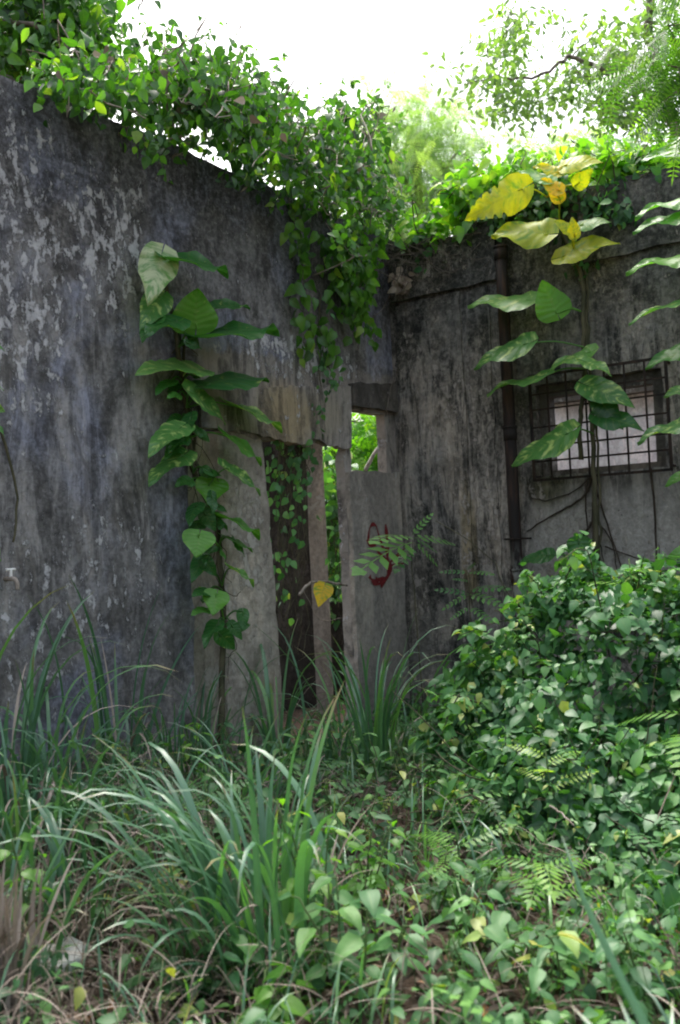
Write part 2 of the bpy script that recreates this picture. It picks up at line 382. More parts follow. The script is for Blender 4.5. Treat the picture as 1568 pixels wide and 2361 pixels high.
M['pillar'] = concrete('warm_cement', (.40, .365, .31), (.50, .455, .39), (.10, .085, .07), (.5, .47, .42), .30, .5, None, (3.2, 6.0), 4.4, .45, .3)
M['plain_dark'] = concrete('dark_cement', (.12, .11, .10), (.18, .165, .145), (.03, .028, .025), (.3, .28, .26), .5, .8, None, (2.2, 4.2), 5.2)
M['mould'] = concrete('dimmed_cement', (.05, .046, .04), (.075, .068, .058), (.012, .011, .010), (.1, .09, .08), .6, .8, None, (1.2, 3.2), 9.2)  # near-black colour stands in for shade behind the doorway
M['pink'] = concrete('pale_plaster', (.74, .68, .74), (.82, .77, .81), (.4, .36, .39), (.82, .80, .82), .12, .8, None, (5.2, 7.5), 2.2, .15, .2)

k = N('rusty_pipe'); v = k.obj(); X = k.xyz(v)
n1 = k.noise(k.scale(v, (8, 8, 1.2)), 1.5, 6, .65); n2 = k.noise(v, 30, 5)
c = k.mix(k.rng(n1, .46, .64), (.016, .013, .012), (.055, .030, .022))
low = k.rng(X[2], 1.55, .9); pt = k.math('MULTIPLY', k.rng(k.noise(k.scale(v, (6, 6, 2)), 2.2, 5), .50, .58), low)
c = k.mix(k.math('MULTIPLY', pt, .85), c, (.34, .35, .31))
M['pipe'] = k.end(k.bsdf(c, .75, .3, n2, .5, .006))
k = N('red_paint'); v = k.obj(); n = k.noise(v, 60, 4)
p = k.bsdf(k.mix(k.rng(n, .3, .7), (.13, .012, .014), (.22, .024, .026)), .65, .3)
tr = k.n('ShaderNodeBsdfTransparent'); mx = k.n('ShaderNodeMixShader')
at = k.xyz(k.n('ShaderNodeAttribute', attribute_name='leaf').outputs['Vector'])
ed = k.math('ADD', k.rng(k.math('ABSOLUTE', at[0]), .55, 1.05, 0, .75), k.math('MULTIPLY', k.math('SUBTRACT', n, .5), 1.1))
k.put(mx.inputs[0], k.rng(ed, .30, .85, .12, 1)); k.t.links.new(p.outputs[0], mx.inputs[1]); k.t.links.new(tr.outputs[0], mx.inputs[2])
M['red'] = k.end(mx.outputs[0])
k = N('soil'); v = k.obj(); n1 = k.noise(v, 3, 8, .7); n2 = k.noise(v, 45, 6, .7)
c = k.mix(k.rng(n1, .35, .65), (.045, .032, .024), (.12, .085, .062)); c = k.mix(k.rng(n2, .45, .7, 0, .7), c, (.21, .15, .115))
M['soil'] = k.end(k.bsdf(c, .95, .1, n2, .9, .03))
k = N('pale_stone'); v = k.obj(); n = k.noise(v, 14, 6)
M['stone'] = k.end(k.bsdf(k.mix(k.rng(n, .3, .7), (.55, .54, .50), (.78, .77, .73)), .85, .2, n, .6, .01))

def rough(pts, seg=.12, amp=.012, closed=False):
    o = []
    n = len(pts) if closed else len(pts)-1
    for i in range(n):
        a = pts[i]; b = pts[(i+1) % len(pts)]; l = math.dist(a, b); k_ = max(1, int(l/seg))
        for j in range(k_):
            t = j/k_; jx, jz = (rng.normal(0, amp), rng.normal(0, amp)) if j else (0, 0)
            o.append((a[0]+(b[0]-a[0])*t+jx, a[1]+(b[1]-a[1])*t+jz))
    if not closed: o.append(pts[-1])
    return o

# ------------------------------------------------------------------ ground
def build_ground():
    xs = np.concatenate([[-250, -90, -40, -20, -10], np.linspace(-6, 6, 90), [10, 20, 40, 90, 250]])
    ys = np.concatenate([[-250, -90, -30, -10, -3], np.linspace(0, 12, 90), [18, 30, 60, 120, 300]])
    v = []
    for y in ys:
        for x in xs:
            near = abs(x) < 7 and -1 < y < 13
            v.append((x, y, (gz(x, y)+(rng.normal(0, .008) if near else 0)) if near else -.03))
    nx = len(xs); f = [(j*nx+i, j*nx+i+1, (j+1)*nx+i+1, (j+1)*nx+i) for j in range(len(ys)-1) for i in range(nx-1)]
    b = MB(); b.add(v, f); props(b.build('ground', M['soil']), kind='structure')
build_ground()

# ------------------------------------------------------------------ left wall
def zc(pts): return [tuple(p) for p in pts]
lw = empty('ruined_wall', C0, AU)
props(lw, 'tall blue-grey stained concrete wall receding from the left, with a broken doorway and a small window', 'wall')
TH = .09
top = [Ls(905, 556), Ls(800, 508), Ls(640, 440), Ls(480, 372), Ls(300, 290), Ls(160, 235), Ls(0, 172)]
zt = top[-1][1]
s_end = 8.0
door_r = Ls(800, 1200)[0]; door_l = Ls(436, 1200)[0]
lin = [Ls(436, 985), Ls(520, 992), Ls(600, 1012), Ls(690, 1022), Ls(745, 1018), Ls(800, 1030)]
outer = [(-.32, -.3), (-.32, top[0][1]+.02)]
outer += rough(top, .1, .012)[0:] + rough([top[-1], (5.6, zt+.02), (s_end, zt-.05)], .2, .01)[1:]
outer += [(s_end, -.3), (door_l, -.3)]
outer += rough([(door_l, .0), (door_l, lin[0][1])], .12, .008) + rough(lin, .05, .012)[1:] + rough([(door_r, lin[-1][1]-.0), (door_r, .0)], .12, .008)[1:]
outer += [(door_r, -.3)]
wr, wl_ = Ls(888, 1000)[0], Ls(806, 1000)[0]
wt, wb = Ls(845, 950)[1], Ls(845, 1087)[1]
hole = rough([(wr, wb), (wl_, wb), (wl_, wt), (wr, wt)], .08, .005, True)
b = MB(); b.prism(outer, [hole], 0, -TH); b.build('wall_panel', M['wall_l'], lw, False, True)
q = [Ls(455, 905), Ls(700, 890), Ls(803, 893)]
jag = [Ls(803, 1034), Ls(785, 1036), Ls(770, 1028), Ls(742, 1024), Ls(715, 1012), Ls(690, 1026), Ls(655, 1018), Ls(625, 1014), Ls(605, 1008), Ls(575, 1000), Ls(548, 990), Ls(520, 996), Ls(490, 988), Ls(455, 986)]
b = MB(); b.prism(rough(q, .07, .010)+rough(jag, .035, .007), [], .035, .002); b.build('lintel_ledge', M['wall_l'], lw, False, True)
# beam over the small window, proud of the wall
b = MB(); a0, a1 = Ls(800, 925), Ls(905, 905)
b.prism(rough([Ls(802, 885), Ls(802, 936), (.02, Ls(900, 950)[1]), (.02, Ls(900, 885)[1])], .06, .006, True), [], .055, .003)
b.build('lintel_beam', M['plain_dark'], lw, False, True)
# cement slab below the small window carrying the red mark
pa = MB(); q = [Ls(793, 1562), Ls(796, 1090), Ls(870, 1083), (.035, Ls(932, 1092)[1]), (.03, .05)]
pa.prism(rough([(door_r+.0, .02), (door_r, Ls(796, 1090)[1]), (.035, Ls(932, 1090)[1]), (.03, .02)], .09, .006, True), [], .045, .004)
slab = pa.build('cement_slab', M['plain'], lw, False, True)
def strokes(paths, off):
    b = MB()
    for pts, w_ in paths:
        q = [Vector(Ls(*p)).to_3d() for p in pts]; q = [Vector((p.x, 0, p.y)) for p in q]
        # catmull
        s_ = []
        for i in range(len(q)-1):
            A, B_, C_, D_ = q[max(i-1, 0)], q[i], q[i+1], q[min(i+2, len(q)-1)]
            for j in range(5):
                t = j/5; s_.append(.5*((2*B_)+(C_-A)*t+(2*A-5*B_+4*C_-D_)*t*t+(3*B_-A-3*C_+D_)*t**3))
        s_.append(q[-1]); vs = []; at_ = []; fs = []
        for i, p in enumerate(s_):
            t = (s_[min(i+1, len(s_)-1)]-s_[max(i-1, 0)]).normalized(); n = Vector((-t.z, 0, t.x))
            ww = w_*1.6*(.75+.35*math.sin(i*.6+len(s_)))
            for u_ in (-1, 0, 1): vs.append(p+n*(u_*ww)+Vector((0, off, 0))); at_.append((u_*(1 if 0 < i < len(s_)-1 else 1.1), 0, 0))
            if i:
                for c_ in (0, 1): fs.append(((i-1)*3+c_, (i-1)*3+c_+1, i*3+c_+1, i*3+c_))
        b.add(vs, fs, a=np.array(at_)); off += .0009
    return b
gr = strokes([
    ([(838, 1250), (840, 1225), (846, 1211), (856, 1213), (864, 1240), (874, 1268)], .011),
    ([(834, 1246), (842, 1256), (856, 1258)], .012),
    ([(878, 1209), (880, 1228), (882, 1250)], .017),
    ([(858, 1270), (868, 1282), (880, 1290)], .013),
    ([(921, 1266), (908, 1280), (888, 1296)], .014),
    ([(922, 1298), (905, 1302), (886, 1304)], .008),
    ([(880, 1262), (882, 1290), (886, 1310), (880, 1332), (864, 1345)], .030),
    ([(876, 1336), (862, 1346), (850, 1342), (843, 1334), (840, 1328)], .017),
    ([(872, 1330), (858, 1338), (854, 1330)], .012)], .048)
gr.build('red_painted_mark', M['red'], slab, False)
# pale post standing in the doorway
post = MB(); pl = Ls(455, 1300)[0]; zt0 = Ls(520, 1000)[1]+.02
prof = [(1000, 628), (1060, 631), (1140, 634), (1165, 640), (1240, 637), (1340, 643), (1480, 645), (1640, 648), (1800, 648)]
NZ = 30; vs = []
for i in range(NZ+1):
    z = -.1+(zt0+.1)*i/NZ
    ypx = 1800-(800*i/NZ); k_ = max(j_ for j_ in range(len(prof)-1) if prof[j_][0] <= ypx or j_ == 0); t_ = (ypx-prof[k_][0])/(prof[k_+1][0]-prof[k_][0])
    xr = prof[k_][1]*(1-t_)+prof[k_+1][1]*t_; sr = Ls(xr, 1300)[0]+.01*math.sin(i*1.9)*(i % 3 == 0); sm = Ls(522, 1300)[0]+.006*math.sin(i*1.3)
    sec = [(pl, -.13), (sm+.012, -.13), (sm, -.105), (sm-.004, -.04), (sm-.03, -.015), (sr+.07, -.008), (sr+.03, -.022), (sr+.008, -.055), (sr, -.10), (sr+.01, -.19), (pl, -.22)]
    for q_ in sec: vs.append((q_[0]+rng.normal(0, .0025), q_[1]+rng.normal(0, .003), z))
n_ = 11; fs = [(i*n_+j_, i*n_+(j_+1) % n_, (i+1)*n_+(j_+1) % n_, (i+1)*n_+j_) for i in range(NZ) for j_ in range(n_)]+[tuple(range(NZ*n_, NZ*n_+n_))]
post.add(vs, fs); ps = post.build('broken_door_post', M['pillar'], None, False, True)
ps.location = C0; ps.rotation_euler = (0, 0, AU)
props(ps, 'pale grey concrete post standing under the cracked lintel on the left of the doorway', 'post')
# fragments hanging in the crack under the lintel
# small tap on the far left
tp = empty('water_tap', L(12, 1335)); props(tp, 'small brass tap on the stained wall at the far left edge', 'tap')
tp.rotation_euler = (0, 0, AU)
b = MB(); b.tube([(0, -.01, 0), (0, .07, 0), (0, .10, -.02), (0, .105, -.06)], .014, .011, 8, .5)
b.build('spout', M['twig'], tp)
b = MB(); b.tube([(0, .05, .0), (0, .05, .05)], .009, .009, 8); b.tube([(-.03, .05, .05), (.03, .05, .05)], .008, .008, 8); b.build('handle', M['stone'], tp)

# ------------------------------------------------------------------ right wall
AV = AU+math.pi/2
rwl = empty('ruined_wall', C0, AV)
props(rwl, 'black streaked concrete wall on the right with a barred window, overgrown along its top', 'wall')
b = MB()
rt = [Rs(905, 570), Rs(960, 556), Rs(1050, 545), Rs(1100, 500), Rs(1180, 452), Rs(1300, 440), Rs(1420, 420), Rs(1500, 395), Rs(1568, 378)]
zr = rt[-1][1]
outer = [(0.003, -.3)]+[(0.003, rt[0][1])]+rough([p for p in rt if p[0] > .01], .08, .015)+[(6.0, zr), (6.0, -.3)]
W0, W1 = Rs(1238, 980), Rs(1530, 960)
wx0, wx1 = W0[0], W1[0]; wz1 = Rs(1380, 868)[1]; wz0 = Rs(1380, 1090)[1]
hole = rough([(wx0, wz0), (wx1, wz0), (wx1, wz1), (wx0, wz1)], .1, .006, True)
b.prism(outer, [hole], 0, .22); b.build('wall_panel', M['wall_r'], rwl, False, True)
# ring beam at the top, proud of the wall
zb = Rs(1000, 680)[1]
for (xa, xb, dd) in ((.05, Rs(1150, 640)[0], .05), (Rs(1345, 660)[0], 6.0, .035)):
    tp_ = [Rs(*p) for p in ((930, 562), (1050, 553), (1120, 500))] if xa < .1 else [Rs(1352, 440), Rs(1500, 402), (5.9, zr-.02)]
    b = MB(); b.prism(rough([(xa, zb), (xb, zb+.01), (xb, tp_[-1][1]-.03)]+[(min(p[0], xb-.01), p[1]-.03) for p in reversed(tp_[:-1])]+[(xa, tp_[0][1]-.03)], .12, .008, True), [], -dd, -.003)
    b.build('ring_beam', M['wall_r'], rwl, False, True)
# raised strips of render beside the pipe
for (x0p, x1p, y0p, y1p, d) in ((930, 1078, 692, 1560, .028), (1092, 1143, 700, 1560, .018)):
    xa, xb = Rs(x0p, 1000)[0], Rs(x1p, 1000)[0]
    b = MB(); b.prism(rough([(xa, .03), (xb, .03), (xb, zb-.02), (xa, zb-.04)], .1, .007, True), [], -d, -.003)
    b.build('render_strip', M['wall_r'], rwl, False, True)
# recessed window frame
fr = .075
b = MB(); b.prism([(wx0+.002, wz0+.002), (wx1-.002, wz0+.002), (wx1-.002, wz1-.002), (wx0+.002, wz1-.002)],
                  [[(wx0+fr, wz0+fr*.7), (wx1-fr*1.2, wz0+fr*.7), (wx1-fr*1.2, wz1-fr*1.3), (wx0+fr, wz1-fr*1.3)]], .07, .20)
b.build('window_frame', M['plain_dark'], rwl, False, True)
# barred grille standing proud of the wall
GY = -.09
g = MB(); gx0, gx1 = Rs(1226, 980, .09)[0], Rs(1541, 950, .09)[0]
gz0, gz1 = Rs(1380, 1096, .09)[1], Rs(1380, 846, .09)[1]; th = .010
for (a_, b_) in (((gx0, gz0), (gx1, gz0)), ((gx0, gz1), (gx1, gz1)), ((gx0, gz0), (gx0, gz1)), ((gx1, gz0), (gx1, gz1))):
    g.box((min(a_[0], b_[0])-th, GY-th, min(a_[1], b_[1])-th), (max(a_[0], b_[0])+th, GY+th, max(a_[1], b_[1])+th))
for x in (gx0, gx1):
    for z in (gz0+.03, gz1-.03): g.box((x-.008, GY+th, z-.008), (x+.008, .03, z+.008))
grille = g.build('window_grille', M['iron'], rwl, False)
nb = 7
for i in range(1, nb):
    x = gx0+(gx1-gx0)*i/nb; b = MB(); b.box((x-.007, GY-.019, gz0), (x+.007, GY-.0105, gz1)); b.build('bar', M['iron'], grille, False)
for i in range(1, 6):
    z = gz0+(gz1-gz0)*(i/6+.012*math.sin(i*2.2)); b = MB(); b.box((gx0, GY-.008, z-.007), (gx1, GY+.006, z+.007)); b.build('bar', M['iron'], grille, False)

# drain pipe
pb, pt_ = Rw(1200, 1420, .09), Rw(1152, 575, .09)
px_, py_ = (pb.x+pt_.x)/2, (pb.y+pt_.y)/2
dp = empty('drain_pipe', (px_, py_, 0)); props(dp, 'rusty iron drain pipe standing against the black wall left of the barred window', 'pipe')
zt_ = pt_.z
b = MB(); b.tube([(0, 0, .1), (0, 0, 1.2), (.0, 0, 2.4), (0, 0, zt_)], .048, .048, 18, .5, 3); b.build('pipe', M['pipe'], dp)
for z in (zt_-.04, 2.35, Rw(1190, 1330, .09).z):
    b = MB(); b.tube([(0, 0, z-.05), (0, 0, z+.05)], .055, .055, 18, .5, 1); b.tube([(0, 0, z+.045), (0, 0, z+.065)], .060, .060, 18, .5, 1); b.build('collar', M['pipe'], dp)
for z in (2.75, 1.5, .7):
    b = MB(); o = V*.095
    b.tube([-o-U*.085, -o*.7+U*.055, U*.064, o*.7+U*.055, o-U*.085], .008, .008, 6, .5, 3)
    c_ = b.build('bracket', M['iron'], dp); c_.location = (0, 0, z)

# ------------------------------------------------------------------ what stands beyond the walls
rb = empty('rear_wall', (0, 0, 0)); rb.location = C0-U*2.6; rb.rotation_euler = (0, 0, AV)
props(rb, 'pale pinkish plaster wall seen through the barred window', 'wall')
b = MB(); b.prism(rough([(.3, -.3), (9.0, -.3), (9.0, 3.7), (.3, 3.65)], .3, .01, True), [], 0, .2); b.build('wall_panel', M['pink'], rb, False, True)
b = MB(); b.prism([(.35, 2.92), (9.0, 2.94), (9.0, 3.20), (.35, 3.18)], [], -.15, -.003); b.build('ledge', M['plain_dark'], rb, False, True)
def post_at(px, y0, y1, Y, w_, label):
    a = P(px, y0, Y); c_ = P(px, y1, Y)
    b = MB(); h = w_/2
    v_ = []
    for i in range(9):
        z = -.1+(c_.z+.1)*i/8
        for (sx, sy) in ((-1, -1), (1, -1), (1, 1), (-1, 1)): v_.append((sx*h+rng.normal(0, .003), sy*h*.8+rng.normal(0, .003), z))
    f = [(4*i+j, 4*i+(j+1) % 4, 4*i+4+(j+1) % 4, 4*i+4+j) for i in range(8) for j in range(4)]+[(32, 33, 34, 35)]
    b.add(v_, f); o = b.build('concrete_post', M['plain'], None, False, True); o.location = (c_.x, c_.y, 0); props(o, label, 'post')
post_at(722, 1400, 985, 9.15, .155, 'weathered concrete post seen through the dark doorway behind the hanging vine')
# inner wall behind the doorway, coloured near black for the dim interior
iw = empty('inner_wall', (0, 0, 0)); props(iw, 'inner wall close behind the doorway, coloured dark for its shade, half hidden by leaves', 'wall')
a, c_ = P(430, 1400, 9.5), P(728, 1400, 9.5); e_ = P(805, 1392, 9.9)
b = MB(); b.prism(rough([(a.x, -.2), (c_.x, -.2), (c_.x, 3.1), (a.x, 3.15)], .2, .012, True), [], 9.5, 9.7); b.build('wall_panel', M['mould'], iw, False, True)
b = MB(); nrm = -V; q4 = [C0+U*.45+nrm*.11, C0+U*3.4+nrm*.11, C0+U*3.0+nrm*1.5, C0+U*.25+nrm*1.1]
b.add([(p.x, p.y, z) for z in (2.95, 3.07) for p in q4], [(0, 3, 2, 1), (4, 5, 6, 7), (0, 1, 5, 4), (1, 2, 6, 5), (2, 3, 7, 6), (3, 0, 4, 7)]); b.build('added_shade_slab', M['mould'], iw, False, True)  # unseen slab added to shade the space behind the doorway
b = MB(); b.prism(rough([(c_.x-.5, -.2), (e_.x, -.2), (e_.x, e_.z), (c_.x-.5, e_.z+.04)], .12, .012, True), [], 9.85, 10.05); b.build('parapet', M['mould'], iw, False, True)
# ------------------------------------------------------------------ plants
def scatter(blobs, n, tm, mat, size, name, parent, place, cl=.10, per=14, out=(0, -.5, 0), up=.7, droop=.6, spread=.7, tint=(.45, .25), depth=.35, stems=0, stemmat='vine', flat=1.0):
    """blobs: (px, py, rx, ry, weight, depth offset). leaves in clusters inside the blobs' real volumes"""
    b = MB(); sb = MB(); W = np.array([q[4]*q[2]*q[3] for q in blobs], float); W /= W.sum()
    for bi, q in enumerate(blobs):
        nn = int(n*W[bi]); nc = max(1, nn//per); off0 = q[5] if len(q) > 5 else 0
        cen = []
        for _ in range(nc):
            a = rng.uniform(0, 2*math.pi); r = math.sqrt(rng.uniform(0, 1))
            p = place(q[0]+q[2]*r*math.cos(a), q[1]+q[3]*r*math.sin(a), off0+rng.normal(0, depth*.6)); cen.append(p)
        cen = np.array(cen); tc = rng.normal(0, .13, nc)
        idx = rng.integers(0, nc, nn); pos = cen[idx]+rng.normal(0, cl, (nn, 3))*np.array([1, 1, flat])
        tn = np.clip(rng.normal(tint[0], tint[1], nn)+tc[idx], 0, 1)
        b.inst(tm, pos, leaf_rot(nn, out, up, droop, spread), rng.uniform(size[0], size[1], nn), tn)
        if stems:
            for _ in range(int(stems*W[bi])+1):
                i, j = rng.integers(0, nc, 2); A, B_ = cen[i], cen[j]
                if np.linalg.norm(A-B_) > 1.6: continue
                mid = (A+B_)/2+rng.normal(0, .12, 3)
                sb.tube([A, mid, B_], .006, .003, 4, .5, 3, .01, False)
    o = b.build(name, M[mat], parent)
    if not sb.empty: sb.build('stem', M[stemmat], parent)
    return o
def plL(px, py, o): return np.array(L(px, py, o))
def plR(px, py, o): return np.array(Rw(px, py, o))
def plY(Y): return lambda px, py, o: np.array(P(px, py, Y+o))

# vine over the left wall
vl = empty('climbing_vine', L(480, 372)); vl.location = (0, 0, 0)
props(vl, 'dense green climbing vine spilling over the top of the left wall down to the corner', 'vine')
bl = [(140, 200, 60, 14, .7), (240, 232, 60, 16, .8), (330, 270, 50, 16, .7), (430, 312, 40, 12, .4), (590, 390, 60, 18, .7), (300, 170, 80, 50, 1), (200, 175, 70, 35, .8), (420, 195, 100, 70, 1.1), (520, 215, 105, 80, 1.2), (590, 280, 80, 80, 1.1), (420, 290, 50, 30, .5), (350, 330, 50, 22, .4), (385, 380, 18, 35, .5),
      (690, 345, 80, 75, 1.1), (760, 340, 60, 80, .9), (830, 320, 50, 90, 1.1), (770, 430, 90, 60, 1.1), (850, 470, 60, 80, 1.2), (810, 560, 50, 60, 1.1), (800, 240, 24, 30, .7), (640, 240, 30, 25, .6), (375, 120, 22, 20, .25), (580, 370, 60, 30, .5)]
bl = [(q[0], q[1]+6, q[2], q[3]*.9, q[4]) for q in bl]
bl2 = [(q[0]+rng.normal(0, 14), q[1]+rng.normal(0, 14)-4, q[2]*.9, q[3]*1.05, q[4]) for q in bl]
scatter(bl, 5400, T_HEART, 'ivy', (.035, .080), 'foliage', vl, plL, .065, 16, (.5, -.6, 0), .5, .85, .8, (.34, .27), .45, 0)
scatter(bl2, 1900, T_OVS, 'ivy', (.05, .11), 'foliage', vl, plL, .09, 7, (.3, -.4, 0), .7, .6, .9, (.5, .3), .5, 330, 'twig')
scatter(bl, 160, T_HEART2, 'straw', (.05, .09), 'dead_leaves', vl, plL, .1, 3, (.3, -.6, 0), .3, 1, .9, (.6, .25), .35)
def sprigs(lst, place, mat, tm, size, parent, out=(0, -.4, 0), ln=(40, 90), tint=(.6, .2), per=14):
    b = MB(); sb = MB()
    for (x0, y0, az) in lst:
        l_ = rng.uniform(*ln); x1, y1 = x0+math.cos(az)*l_, y0-math.sin(az)*l_; o_ = rng.normal(0, .15)
        A, B_ = Vector(place(x0, y0, o_)), Vector(place(x1, y1, o_+rng.normal(0, .1))); M_ = (A+B_)/2+Vector(rng.normal(0, .04, 3))
        sb.tube([A, M_, B_], .005, .002, 4, .5, 4, .003, False); n = per
        tt = rng.uniform(.2, 1, n); pos = np.array([((A.lerp(M_, k_*2)) if k_ < .5 else M_.lerp(B_, k_*2-1)) for k_ in tt])+rng.normal(0, .022, (n, 3))
        b.inst(tm, pos, leaf_rot(n, out, .9, .3, .5), rng.uniform(size[0], size[1], n)*(1.15-.6*tt), np.clip(rng.normal(*tint, n), 0, 1))
    b.build('foliage', M[mat], parent); sb.build('stem', M['twig'], parent)
sprigs([(250, 125, 1.2), (330, 110, 1.8), (380, 120, 1.4), (470, 130, 1.0), (540, 150, .9), (600, 180, .7), (640, 230, .4), (660, 270, .8), (700, 265, 1.3), (790, 215, 1.5), (810, 225, 1.2), (780, 250, 2.2), (850, 250, .9), (870, 300, .5), (895, 360, .3),
        (310, 330, -2.2), (330, 345, -1.6), (370, 370, -1.8), (400, 350, -1.2), (180, 200, -2.6), (120, 165, 2.8), (640, 430, -1.9), (670, 450, -1.4), (700, 440, -1.6), (560, 390, -1.2), (900, 480, -.4), (905, 520, -1), (480, 350, -1)], plL, 'ivy', T_HEART2, (.04, .09), vl)
vh = empty('hanging_vine'); props(vh, 'bright green vine tail hanging from the corner in front of the stained wall', 'vine')
b = MB(); sb = MB()
def strand(pts, place, n, tm, size, off=.08, jit=.035, tint=(.6, .2), r=.004, up=.3, droop=1.3):
    q = [Vector(place(px, py, off+rng.normal(0, .02))) for px, py in pts]; sb.tube(q, r, r*.6, 5, .5, 4, .004, False)
    P_ = []
    for i in range(n):
        t = rng.uniform(0, len(q)-1.001); i0 = int(t); P_.append(q[i0].lerp(q[i0+1], t-i0)+Vector(rng.normal(0, jit, 3)))
    b.inst(tm, np.array(P_), leaf_rot(n, (.1, -.8, 0), up, droop, .5), rng.uniform(size[0], size[1], n), np.clip(rng.normal(tint[0], tint[1], n), 0, 1))
strand([(700, 430), (690, 520), (700, 580)], plL, 40, T_HEART2, (.06, .11), .15, .06)
strand([(840, 520), (800, 600), (790, 680), (830, 720), (845, 745)], plL, 110, T_HEART2, (.06, .11), .15, .08)
strand([(860, 560), (840, 640), (810, 690)], plL, 90, T_HEART2, (.06, .11), .2, .08)
strand([(770, 520), (770, 600), (780, 640)], plL, 60, T_HEART2, (.06, .11), .15, .07)
strand([(690, 560), (700, 640), (690, 700), (700, 720)], plL, 24, T_HEART2, (.07, .12), .1, .05)
strand([(740, 680), (735, 760), (765, 790), (775, 830)], plL, 20, T_HEART2, (.08, .12), .1, .05)
strand([(715, 740), (705, 800), (700, 770)], plL, 12, T_HEART2, (.07, .11), .1, .05)
b.build('foliage', M['ivy'], vh); sb.build('stem', M['vine'], vh)
# thin small leaved creeper down the wall beside the doorway
b = MB(); sb = MB(); vc = empty('thin_creeper'); props(vc, 'thin grey-green creeper with tiny leaves crossing the lintel into the doorway', 'vine')
strand([(735, 700), (745, 790), (735, 850), (740, 900), (725, 960), (720, 1040), (690, 1120), (665, 1200)], plL, 90, T_HEART, (.03, .06), .03, .05, (.5, .2))
strand([(745, 830), (770, 880), (730, 930)], plL, 30, T_HEART, (.03, .055), .03, .04, (.5, .2))
strand([(640, 1030), (650, 1120), (660, 1200), (655, 1300), (650, 1400)], plL, 60, T_HEART, (.04, .07), -.12, .09, (.4, .25))
strand([(700, 1020), (660, 1060), (650, 1150)], plL, 50, T_HEART, (.04, .08), -.15, .09, (.35, .25))
for i in range(34):  # extra hanging stems added to darken the doorway gap
    x = rng.uniform(642, 700); q = [L(x+rng.normal(0, 10), y, -.12-.1*rng.uniform()) for y in range(1020, 1020+int(rng.uniform(150, 560)), 70)]
    if len(q) > 2: sb.tube(q, rng.uniform(.002, .006), .002, 4, .5, 3, .012, False)
strand([(770, 1040), (790, 1120), (785, 1250), (780, 1400)], plL, 40, T_HEART, (.03, .06), -.12, .05, (.4, .2))
b.build('foliage', M['mound'], vc); sb.build('stem', M['vine'], vc)

# top of right wall
vr = empty('climbing_vine'); props(vr, 'small-leaved vine, tinted dark as shaded leaves, matted over the top of the right wall under the yellow leaves', 'vine')
scatter([(1300, 462, 150, 32, 1), (1200, 475, 80, 38, .8), (1400, 478, 60, 26, .35), (1150, 505, 60, 36, .5), (1290, 520, 60, 25, .35), (1500, 402, 60, 12, .3), (1000, 570, 70, 22, .4), (960, 590, 60, 30, .2), (1450, 560, 20, 60, .1), (1330, 600, 30, 60, .15)], 1350, T_HEART, 'mound', (.04, .08), 'foliage', vr, plR, .06, 10, (-.3, -.6, 0), .5, .8, .6, (.28, .2), .12, 70)  # low tint paints these leaves as lying in shadow
vb = empty('lime_vine'); props(vb, 'bright lime green leafy vine behind the crest of the right wall', 'vine')
scatter([(1095, 425, 45, 32, 1, -.1), (1060, 480, 38, 26, .7, -.1), (1230, 400, 85, 20, .9, -.2), (1400, 382, 100, 20, .9, -.2), (1510, 366, 60, 14, .8, -.2), (960, 528, 50, 18, .7, -.05), (1040, 520, 40, 22, .5, 0), (1400, 352, 60, 14, .3, -.3)], 900, T_HEART2, 'lime', (.07, .14), 'foliage', vb, plR, .07, 8, (0, -.4, 0), .9, .3, .6, (.55, .28), .15, 50)
sprigs([(1080, 400, 1.9), (1120, 390, 1.2), (1200, 380, 1.5), (1250, 375, 1.9), (1330, 365, 1.1), (1420, 360, 1.7), (1480, 350, 1.3), (1050, 450, 2.6), (1020, 500, 2.2), (940, 520, 1.8), (1540, 350, 1.6)], plR, 'lime', T_HEART2, (.04, .08), vb, ln=(30, 70))
# dry tangle in the corner
tw = empty('dry_vine_tangle'); props(tw, 'tangle of bare dry vine stems caught in the corner under the foliage', 'dead vine')
b = MB()
for i in range(42):
    x, y = rng.uniform(880, 1060), rng.uniform(545, 610)
    p = Rw(max(x, 925), y, rng.uniform(.02, .3)); n_ = rng.integers(3, 6); q = [p]
    for j in range(n_): q.append(q[-1]+Vector((rng.normal(0, .16), rng.normal(0, .06), rng.normal(-.03, .09))))
    b.tube(q, rng.uniform(.002, .006), .0015, 4, .5, 3, .004, False)
for pts in ([(905, 640), (890, 700), (850, 740)], [(930, 820), (900, 900), (890, 960)]):
    b.tube([L(x, y, .08) for x, y in pts], .006, .003, 5, .5, 4, .005, False)
b.build('stems', M['darktwig'], tw)
ns = empty('withered_leaf_clump', Rw(928, 645, .15)); props(ns, 'pale withered leaf clump hanging in the dark corner', 'dead leaf')
b = MB(); n_ = 40
b.inst(T_HEART2, rng.normal(0, 1, (n_, 3))*np.array([.035, .03, .05]), leaf_rot(n_, (0, -1, 0), .1, 1, .8), rng.uniform(.05, .09, n_), rng.uniform(.5, 1, n_)); b.build('dead_leaves', M['straw'], ns)

